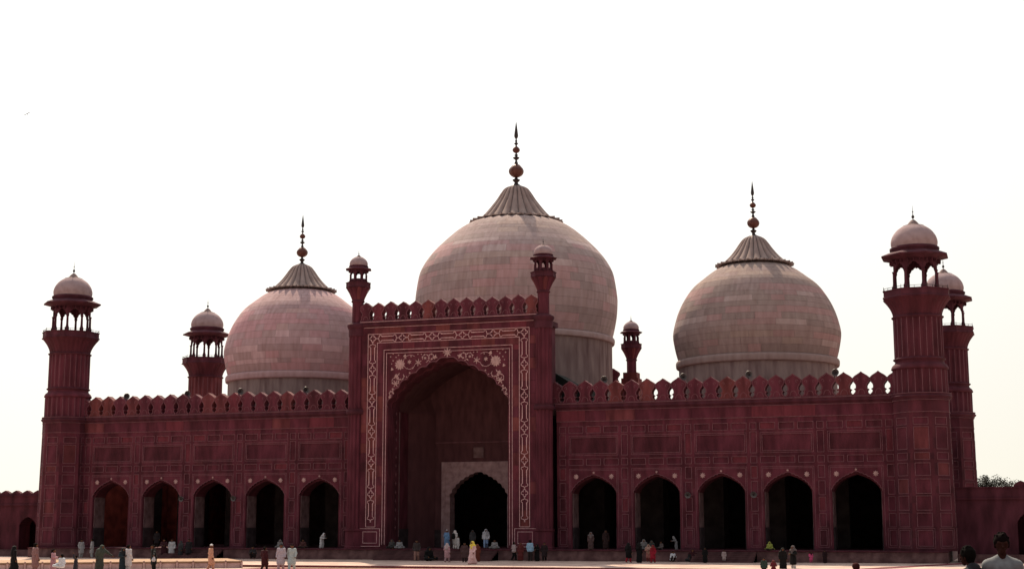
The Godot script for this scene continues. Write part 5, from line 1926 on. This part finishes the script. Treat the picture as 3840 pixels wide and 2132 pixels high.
func build_people() -> void:  # several figures on the plinth wear clothes darkened for the shade there
	person("woman in a black robe and headscarf, leftmost of the people in the court", Vector3(-12.47, 0.070, 36.19), 2.60, "stroll", [["robe", [0.007, 0.0065, 0.007]], ["scarf", [0.007, 0.0065, 0.007]]], 1.10)
	person("man in a long dusty pink tunic seen from behind, left of the tank platform", Vector3(-11.31, 0.070, 35.83), 2.60, "stand", [["kameez", [0.27, 0.15, 0.145]], ["trousers", [0.27, 0.15, 0.145]], ["hair", [0.012, 0.01, 0.009]]], 1.21)  # backlight is put into this group's darkened clothes
	person("woman with long black hair and pale pink dress, holding a child in white", Vector3(-10.38, 0.070, 35.46), 1.90, "hold", [["robe", [0.45, 0.25, 0.28]], ["long_hair", [0.012, 0.01, 0.009]]], 0.98)
	person("small child in white and pale blue, held in front of the long haired woman", Vector3(-5.62, 0.620, 41.34), -1.60, "floor", [["shirt", [0.62, 0.68, 0.72]], ["trousers", [0.62, 0.68, 0.72]], ["hair", [0.012, 0.01, 0.009]]], 0.94)
	person("person in dark clothes raising one bare arm, beside the long haired woman", Vector3(-7.01, 0.070, 38.17), -1.20, "raise", [["kameez", [0.03, 0.03, 0.04]], ["trousers", [0.05, 0.05, 0.07]], ["hair", [0.012, 0.01, 0.009]]], 0.78)
	person("woman wrapped in a dark green shawl, bending and reaching to the right", Vector3(-9.66, 0.070, 32.04), 1.20, "reach", [["robe", [0.05, 0.06, 0.05]], ["shawl", [0.055, 0.068, 0.055]]], 1.11)
	person("woman in dark teal dress and shawl beside the man in the white shirt", Vector3(-8.39, 0.070, 31.58), 1.00, "hold", [["robe", [0.02, 0.035, 0.045]], ["scarf", [0.015, 0.018, 0.022]]], 0.99)
	person("man in a white tunic behind the woman in dark teal", Vector3(-8.08, 0.070, 31.51), 2.80, "stand", [["kameez", [0.55, 0.55, 0.56]], ["trousers", [0.5, 0.5, 0.5]], ["hair", [0.012, 0.01, 0.009]]], 1.11)
	person("person in black holding out a white bag low with the left arm", Vector3(-8.32, 0.070, 28.38), -0.60, "reach", [["kameez", [0.007, 0.0065, 0.007]], ["trousers", [0.007, 0.0065, 0.007]], ["hair", [0.012, 0.01, 0.009]], ["bag", [0.55, 0.55, 0.56]]], 1.09)
	person("man in a peach tunic and white cap carrying a yellow bag", Vector3(-5.08, 0.070, 27.29), 2.40, "stroll", [["kameez", [0.55, 0.3, 0.2]], ["trousers", [0.5, 0.27, 0.18]], ["cap", [0.85, 0.85, 0.83]], ["bag", [0.8, 0.55, 0.14]]], 1.10)
	person("man all in dark maroon walking away across the court", Vector3(-2.03, 0.070, 26.24), 2.90, "stroll", [["kameez", [0.045, 0.008, 0.012]], ["trousers", [0.03, 0.008, 0.01]], ["hair", [0.012, 0.01, 0.009]]], 1.00)
	person("man in pale lilac tunic, left of two men walking side by side", Vector3(-1.08, 0.070, 25.94), 0.20, "stroll", [["kameez", [0.46, 0.41, 0.46]], ["trousers", [0.4, 0.28, 0.31]], ["hair", [0.012, 0.01, 0.009]]], 1.11)
	person("man in pale aqua tunic, right of two men walking side by side", Vector3(-0.46, 0.070, 25.73), 0.30, "walk", [["kameez", [0.42, 0.5, 0.5]], ["trousers", [0.4, 0.49, 0.49]], ["hair", [0.012, 0.01, 0.009]]], 1.09)
	person("boy in a dark green shirt at the right edge of the sunlit court", Vector3(28.20, 0.070, 27.58), 0.20, "stand", [["shirt", [0.03, 0.06, 0.045]], ["trousers", [0.03, 0.02, 0.02]], ["hair", [0.012, 0.01, 0.009]]], 0.68)
	person("girl in maroon dress beside the boy in the green shirt", Vector3(28.86, 0.070, 28.63), 0.40, "hold", [["kameez", [0.14, 0.02, 0.03]], ["trousers", [0.3, 0.2, 0.2]], ["scarf", [0.14, 0.02, 0.03]]], 0.62)
	person("woman in a full black robe and veil beside the grey shawled woman", Vector3(27.68, 0.070, 17.23), 0.30, "stand", [["robe", [0.007, 0.0065, 0.007]], ["scarf", [0.007, 0.0065, 0.007]]], 0.94)
	person("woman with grey shawl, black tunic and white trousers", Vector3(28.13, 0.070, 16.09), -0.60, "hold", [["kameez", [0.007, 0.0065, 0.007]], ["trousers", [0.7, 0.7, 0.66]], ["scarf", [0.12, 0.1, 0.1]]], 1.02)
	person("man in white standing by the plinth, left of a facing pair", Vector3(-30.86, 0.200, 3.20), 1.20, "stand", [["kameez", [0.42, 0.42, 0.42]], ["trousers", [0.38, 0.4, 0.4]], ["hair", [0.012, 0.01, 0.009]]], 1.03)
	person("man in white standing by the plinth, right of a facing pair", Vector3(-29.85, 0.200, 3.20), -1.20, "stand", [["kameez", [0.42, 0.42, 0.42]], ["trousers", [0.38, 0.4, 0.4]], ["hair", [0.012, 0.01, 0.009]]], 1.06)
	person("person in white and grey in front of the second arch from the left", Vector3(-22.49, 0.200, 3.20), 0.30, "stroll", [["kameez", [0.5, 0.52, 0.53]], ["trousers", [0.6, 0.6, 0.6]], ["hair", [0.012, 0.01, 0.009]]], 1.06)
	person("dark clothed man with folded hands, left of the group by the left stairs", Vector3(-23.15, 0.200, 3.30), 0.60, "hold", [["kameez", [0.05, 0.015, 0.02]], ["trousers", [0.03, 0.02, 0.02]], ["hair", [0.012, 0.01, 0.009]]], 1.06)
	person("woman in dark grey shawl in the middle of the group by the left stairs", Vector3(-21.57, 0.200, 3.40), -0.40, "stand", [["robe", [0.03, 0.033, 0.035]], ["shawl", [0.045, 0.05, 0.052]]], 0.95)
	person("man in near black clothes, right of the group by the left stairs", Vector3(-20.83, 0.200, 3.40), 0.20, "stroll", [["kameez", [0.02, 0.018, 0.02]], ["trousers", [0.03, 0.02, 0.02]], ["hair", [0.012, 0.01, 0.009]]], 1.06)
	person("woman with yellow headscarf and pale pink dress crossing the shadow's edge", Vector3(6.55, 0.200, 13.26), -0.50, "stroll", [["trousers", [0.007, 0.0065, 0.007]], ["robe", [0.78, 0.52, 0.5]], ["scarf", [0.85, 0.68, 0.1]]], 1.06)
	person("woman in rust brown shawl behind the yellow scarved woman", Vector3(4.37, 0.200, 6.32), 0.20, "stand", [["robe", [0.16, 0.04, 0.025]], ["scarf", [0.2, 0.055, 0.03]]], 0.86)
	person("man in dark shirt and tan trousers at the central steps", Vector3(-0.60, 0.200, 5.60), 0.20, "stroll", [["shirt", [0.05, 0.04, 0.04]], ["trousers", [0.3, 0.17, 0.14]], ["hair", [0.012, 0.01, 0.009]]], 1.06)
	person("person in black seated on the ground beside the central steps", Vector3(0.18, 0.200, 5.20), 0.90, "floor", [["kameez", [0.007, 0.0065, 0.007]], ["trousers", [0.007, 0.0065, 0.007]], ["scarf", [0.007, 0.0065, 0.007]]], 1.34)
	person("woman in pale pink tunic at the foot of the central steps", Vector3(2.84, 0.200, 8.37), 2.90, "stroll", [["kameez", [0.5, 0.3, 0.33]], ["trousers", [0.4, 0.26, 0.27]], ["scarf", [0.52, 0.42, 0.42]], ["bag", [0.03, 0.02, 0.02]]], 0.93)
	person("man in dark brown with a pale belt near the central steps", Vector3(4.29, 0.200, 8.73), 0.30, "stand", [["kameez", [0.09, 0.05, 0.05]], ["trousers", [0.03, 0.02, 0.02]], ["hair", [0.012, 0.01, 0.009]]], 0.96)
	person("man in long blue tunic climbing towards the doorway", Vector3(0.47, 1.000, 2.30), 2.80, "stroll", [["kameez", [0.12, 0.24, 0.42]], ["trousers", [0.12, 0.24, 0.42]], ["cap", [0.4, 0.4, 0.42]]], 1.00)
	person("person in white with black backpack left of the doorway", Vector3(0.98, 1.000, 1.90), 2.80, "stand", [["kameez", [0.6, 0.58, 0.56]], ["trousers", [0.7, 0.68, 0.66]], ["scarf", [0.6, 0.58, 0.56]], ["backpack", [0.007, 0.0065, 0.007]]], 0.97)
	person("child in grey white clothes beside the backpack wearer", Vector3(1.38, 1.000, 2.30), 2.40, "stand", [["kameez", [0.5, 0.5, 0.5]], ["trousers", [0.5, 0.5, 0.5]], ["hair", [0.012, 0.01, 0.009]]], 0.68)
	person("faint figure in grey robe deep in the doorway", Vector3(0.04, 1.000, -4.50), 0.30, "stand", [["robe", [0.088, 0.088, 0.0935]], ["scarf", [0.088, 0.088, 0.0935]]], 0.97)
	person("man with white top and pale blue trousers in front of the doorway", Vector3(2.41, 1.000, -1.00), 0.30, "stroll", [["shirt", [0.6, 0.62, 0.66]], ["trousers", [0.3, 0.44, 0.68]], ["scarf", [0.5, 0.52, 0.56]]], 1.03)
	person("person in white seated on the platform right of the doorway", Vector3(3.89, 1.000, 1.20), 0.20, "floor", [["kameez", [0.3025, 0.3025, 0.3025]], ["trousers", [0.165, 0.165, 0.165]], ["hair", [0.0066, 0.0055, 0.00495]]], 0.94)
	person("man in white shirt and black trousers right of the central steps", Vector3(6.11, 0.200, 3.30), 2.40, "stroll", [["shirt", [0.42, 0.34, 0.34]], ["trousers", [0.007, 0.0065, 0.007]], ["hair", [0.012, 0.01, 0.009]]], 0.95)
	person("woman in dark red shawl by the plinth under the right turret", Vector3(6.62, 0.200, 3.30), 0.20, "stand", [["robe", [0.14, 0.03, 0.03]], ["scarf", [0.14, 0.035, 0.035]]], 0.92)
	person("man in blue and white striped shirt by the plinth under the right turret", Vector3(7.64, 0.200, 4.20), 2.90, "stand", [["shirt", [0.3, 0.5, 0.68]], ["trousers", [0.03, 0.02, 0.02]], ["hair", [0.012, 0.01, 0.009]]], 1.06)
	person("woman in black with hands joined, right of the striped shirt man", Vector3(8.10, 0.200, 4.00), -0.30, "hold", [["robe", [0.007, 0.0065, 0.007]], ["scarf", [0.007, 0.0065, 0.007]]], 0.85)
	person("man in near black clothes, third right of the right turret's foot", Vector3(8.66, 0.200, 4.00), 0.30, "stroll", [["kameez", [0.025, 0.015, 0.017]], ["trousers", [0.007, 0.0065, 0.007]], ["hair", [0.012, 0.01, 0.009]]], 0.93)
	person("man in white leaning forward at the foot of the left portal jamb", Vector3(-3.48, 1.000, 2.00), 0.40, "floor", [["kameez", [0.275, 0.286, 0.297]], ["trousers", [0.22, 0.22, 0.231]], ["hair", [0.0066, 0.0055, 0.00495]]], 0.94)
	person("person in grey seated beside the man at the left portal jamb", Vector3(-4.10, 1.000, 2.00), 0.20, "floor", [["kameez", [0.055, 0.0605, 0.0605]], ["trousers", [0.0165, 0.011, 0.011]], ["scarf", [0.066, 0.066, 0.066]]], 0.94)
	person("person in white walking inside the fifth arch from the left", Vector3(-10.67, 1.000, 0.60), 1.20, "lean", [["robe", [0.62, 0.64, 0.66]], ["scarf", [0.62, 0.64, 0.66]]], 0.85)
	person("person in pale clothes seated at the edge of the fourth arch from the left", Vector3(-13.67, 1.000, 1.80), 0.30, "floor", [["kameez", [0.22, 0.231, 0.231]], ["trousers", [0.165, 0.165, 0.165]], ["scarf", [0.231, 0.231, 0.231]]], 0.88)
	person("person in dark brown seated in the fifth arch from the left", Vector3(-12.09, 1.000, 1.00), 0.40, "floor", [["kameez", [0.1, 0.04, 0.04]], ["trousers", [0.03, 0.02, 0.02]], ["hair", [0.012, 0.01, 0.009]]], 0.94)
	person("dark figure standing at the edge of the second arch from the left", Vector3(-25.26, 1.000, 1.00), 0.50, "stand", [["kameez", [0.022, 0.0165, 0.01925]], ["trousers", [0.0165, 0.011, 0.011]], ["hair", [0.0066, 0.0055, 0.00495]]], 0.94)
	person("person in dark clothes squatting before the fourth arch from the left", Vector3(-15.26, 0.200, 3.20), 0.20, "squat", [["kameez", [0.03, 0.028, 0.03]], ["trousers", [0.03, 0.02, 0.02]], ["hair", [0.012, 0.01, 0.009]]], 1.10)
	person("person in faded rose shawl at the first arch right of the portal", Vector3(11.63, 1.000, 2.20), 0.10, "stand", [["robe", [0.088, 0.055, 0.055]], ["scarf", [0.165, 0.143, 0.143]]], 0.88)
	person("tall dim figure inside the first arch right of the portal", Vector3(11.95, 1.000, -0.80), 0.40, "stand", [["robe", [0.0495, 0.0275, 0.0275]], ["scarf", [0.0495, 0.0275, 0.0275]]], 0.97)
	person("woman in black tunic and bright red trousers at the shadow's edge", Vector3(15.44, 0.200, 6.24), 2.80, "stroll", [["kameez", [0.007, 0.0065, 0.007]], ["trousers", [0.3, 0.015, 0.03]], ["scarf", [0.007, 0.0065, 0.007]]], 0.95)
	person("woman in black robe next to the red trousered woman", Vector3(16.16, 0.200, 6.03), 2.70, "stand", [["robe", [0.007, 0.0065, 0.007]], ["scarf", [0.007, 0.0065, 0.007]]], 0.95)
	person("woman in pale rose shawl beside the woman in red", Vector3(16.34, 0.200, 4.00), 0.30, "hold", [["kameez", [0.36, 0.14, 0.12]], ["trousers", [0.2, 0.04, 0.04]], ["shawl", [0.42, 0.26, 0.2]]], 0.85)
	person("woman all in bright red at the shadow's edge", Vector3(17.24, 0.200, 6.47), -0.20, "stroll", [["kameez", [0.3, 0.012, 0.03]], ["trousers", [0.3, 0.012, 0.03]], ["scarf", [0.22, 0.012, 0.02]]], 0.84)
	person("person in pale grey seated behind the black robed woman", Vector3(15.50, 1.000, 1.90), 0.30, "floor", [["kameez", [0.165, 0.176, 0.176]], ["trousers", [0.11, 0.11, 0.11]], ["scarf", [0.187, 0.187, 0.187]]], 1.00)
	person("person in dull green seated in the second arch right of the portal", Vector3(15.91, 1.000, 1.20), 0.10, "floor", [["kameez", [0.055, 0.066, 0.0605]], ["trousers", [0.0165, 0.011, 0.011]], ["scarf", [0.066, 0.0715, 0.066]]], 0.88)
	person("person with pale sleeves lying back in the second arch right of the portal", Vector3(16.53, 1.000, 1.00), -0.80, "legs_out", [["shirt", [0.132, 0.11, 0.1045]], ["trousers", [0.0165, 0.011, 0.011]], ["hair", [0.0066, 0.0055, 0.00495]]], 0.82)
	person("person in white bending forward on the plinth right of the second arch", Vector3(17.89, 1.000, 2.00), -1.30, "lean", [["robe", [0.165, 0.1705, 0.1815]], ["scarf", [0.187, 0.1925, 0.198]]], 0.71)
	person("man in bright white shirt squatting before the plinth", Vector3(17.88, 0.200, 3.30), 0.90, "squat", [["shirt", [0.72, 0.76, 0.8]], ["trousers", [0.03, 0.02, 0.02]], ["hair", [0.012, 0.01, 0.009]]], 0.87)
	person("woman in dark cloth seated against the plinth right of the white squatter", Vector3(19.26, 0.200, 3.00), 0.30, "floor", [["robe", [0.02, 0.02, 0.022]], ["scarf", [0.05, 0.012, 0.018]]], 1.24)
	person("person in black standing at the right stairs", Vector3(20.55, 0.200, 5.00), 0.20, "stand", [["robe", [0.007, 0.0065, 0.007]], ["scarf", [0.007, 0.0065, 0.007]]], 0.72)
	person("small child in pale dress on the right stairs", Vector3(21.68, 0.200, 4.00), 0.10, "stand", [["kameez", [0.42, 0.34, 0.33]], ["trousers", [0.3, 0.25, 0.25]], ["hair", [0.012, 0.01, 0.009]]], 0.60)
	person("person in lime green seated on the plinth right of the third arch", Vector3(24.54, 1.000, 2.00), 0.20, "floor", [["kameez", [0.3, 0.36, 0.07]], ["trousers", [0.03, 0.02, 0.02]], ["scarf", [0.32, 0.38, 0.08]]], 0.82)
	person("child in bright pink skirt near the fourth arch right of the portal", Vector3(27.55, 0.200, 3.40), 0.50, "stand", [["kameez", [0.7, 0.1, 0.24]], ["trousers", [0.5, 0.08, 0.18]], ["scarf", [0.04, 0.012, 0.015]]], 0.56)
	person("small dark figure standing before the pier right of the fourth arch", Vector3(28.49, 0.200, 3.40), 0.00, "stand", [["robe", [0.025, 0.01, 0.012]], ["scarf", [0.025, 0.01, 0.012]]], 0.61)
	person("person in dark clothes sitting with legs stretched out below the right minaret", Vector3(34.67, 0.200, 1.36), 0.90, "legs_out", [["shirt", [0.03, 0.018, 0.02]], ["trousers", [0.03, 0.02, 0.02]], ["hair", [0.012, 0.01, 0.009]]], 0.86)
	person("child with reddish brown hair whose head just shows at the lower edge", Vector3(38.23, 1.100, 80.14), 2.90, "stand", [["shirt", [0.1, 0.03, 0.03]], ["trousers", [0.03, 0.02, 0.02]], ["hair", [0.06, 0.02, 0.018]]], 0.70, [0.045, 0.019, 0.015])
	person("young man with black hair and dark jacket looking down, lower right corner", Vector3(40.42, 1.100, 88.56), -2.10, "near_b", [["jacket", [0.02, 0.02, 0.024]], ["collar", [0.3, 0.31, 0.32]], ["thick_hair", [0.008, 0.007, 0.006]]], 0.99, [0.045, 0.019, 0.015])
	person("young man in a white t-shirt at the lower right corner", Vector3(40.76, 1.100, 88.46), 0.15, "near_a", [["tee", [0.2, 0.21, 0.215]], ["thick_hair", [0.008, 0.005, 0.0045]]], 1.08, [0.045, 0.019, 0.015])  # white shirt coloured grey and skin dark, as seen against the light
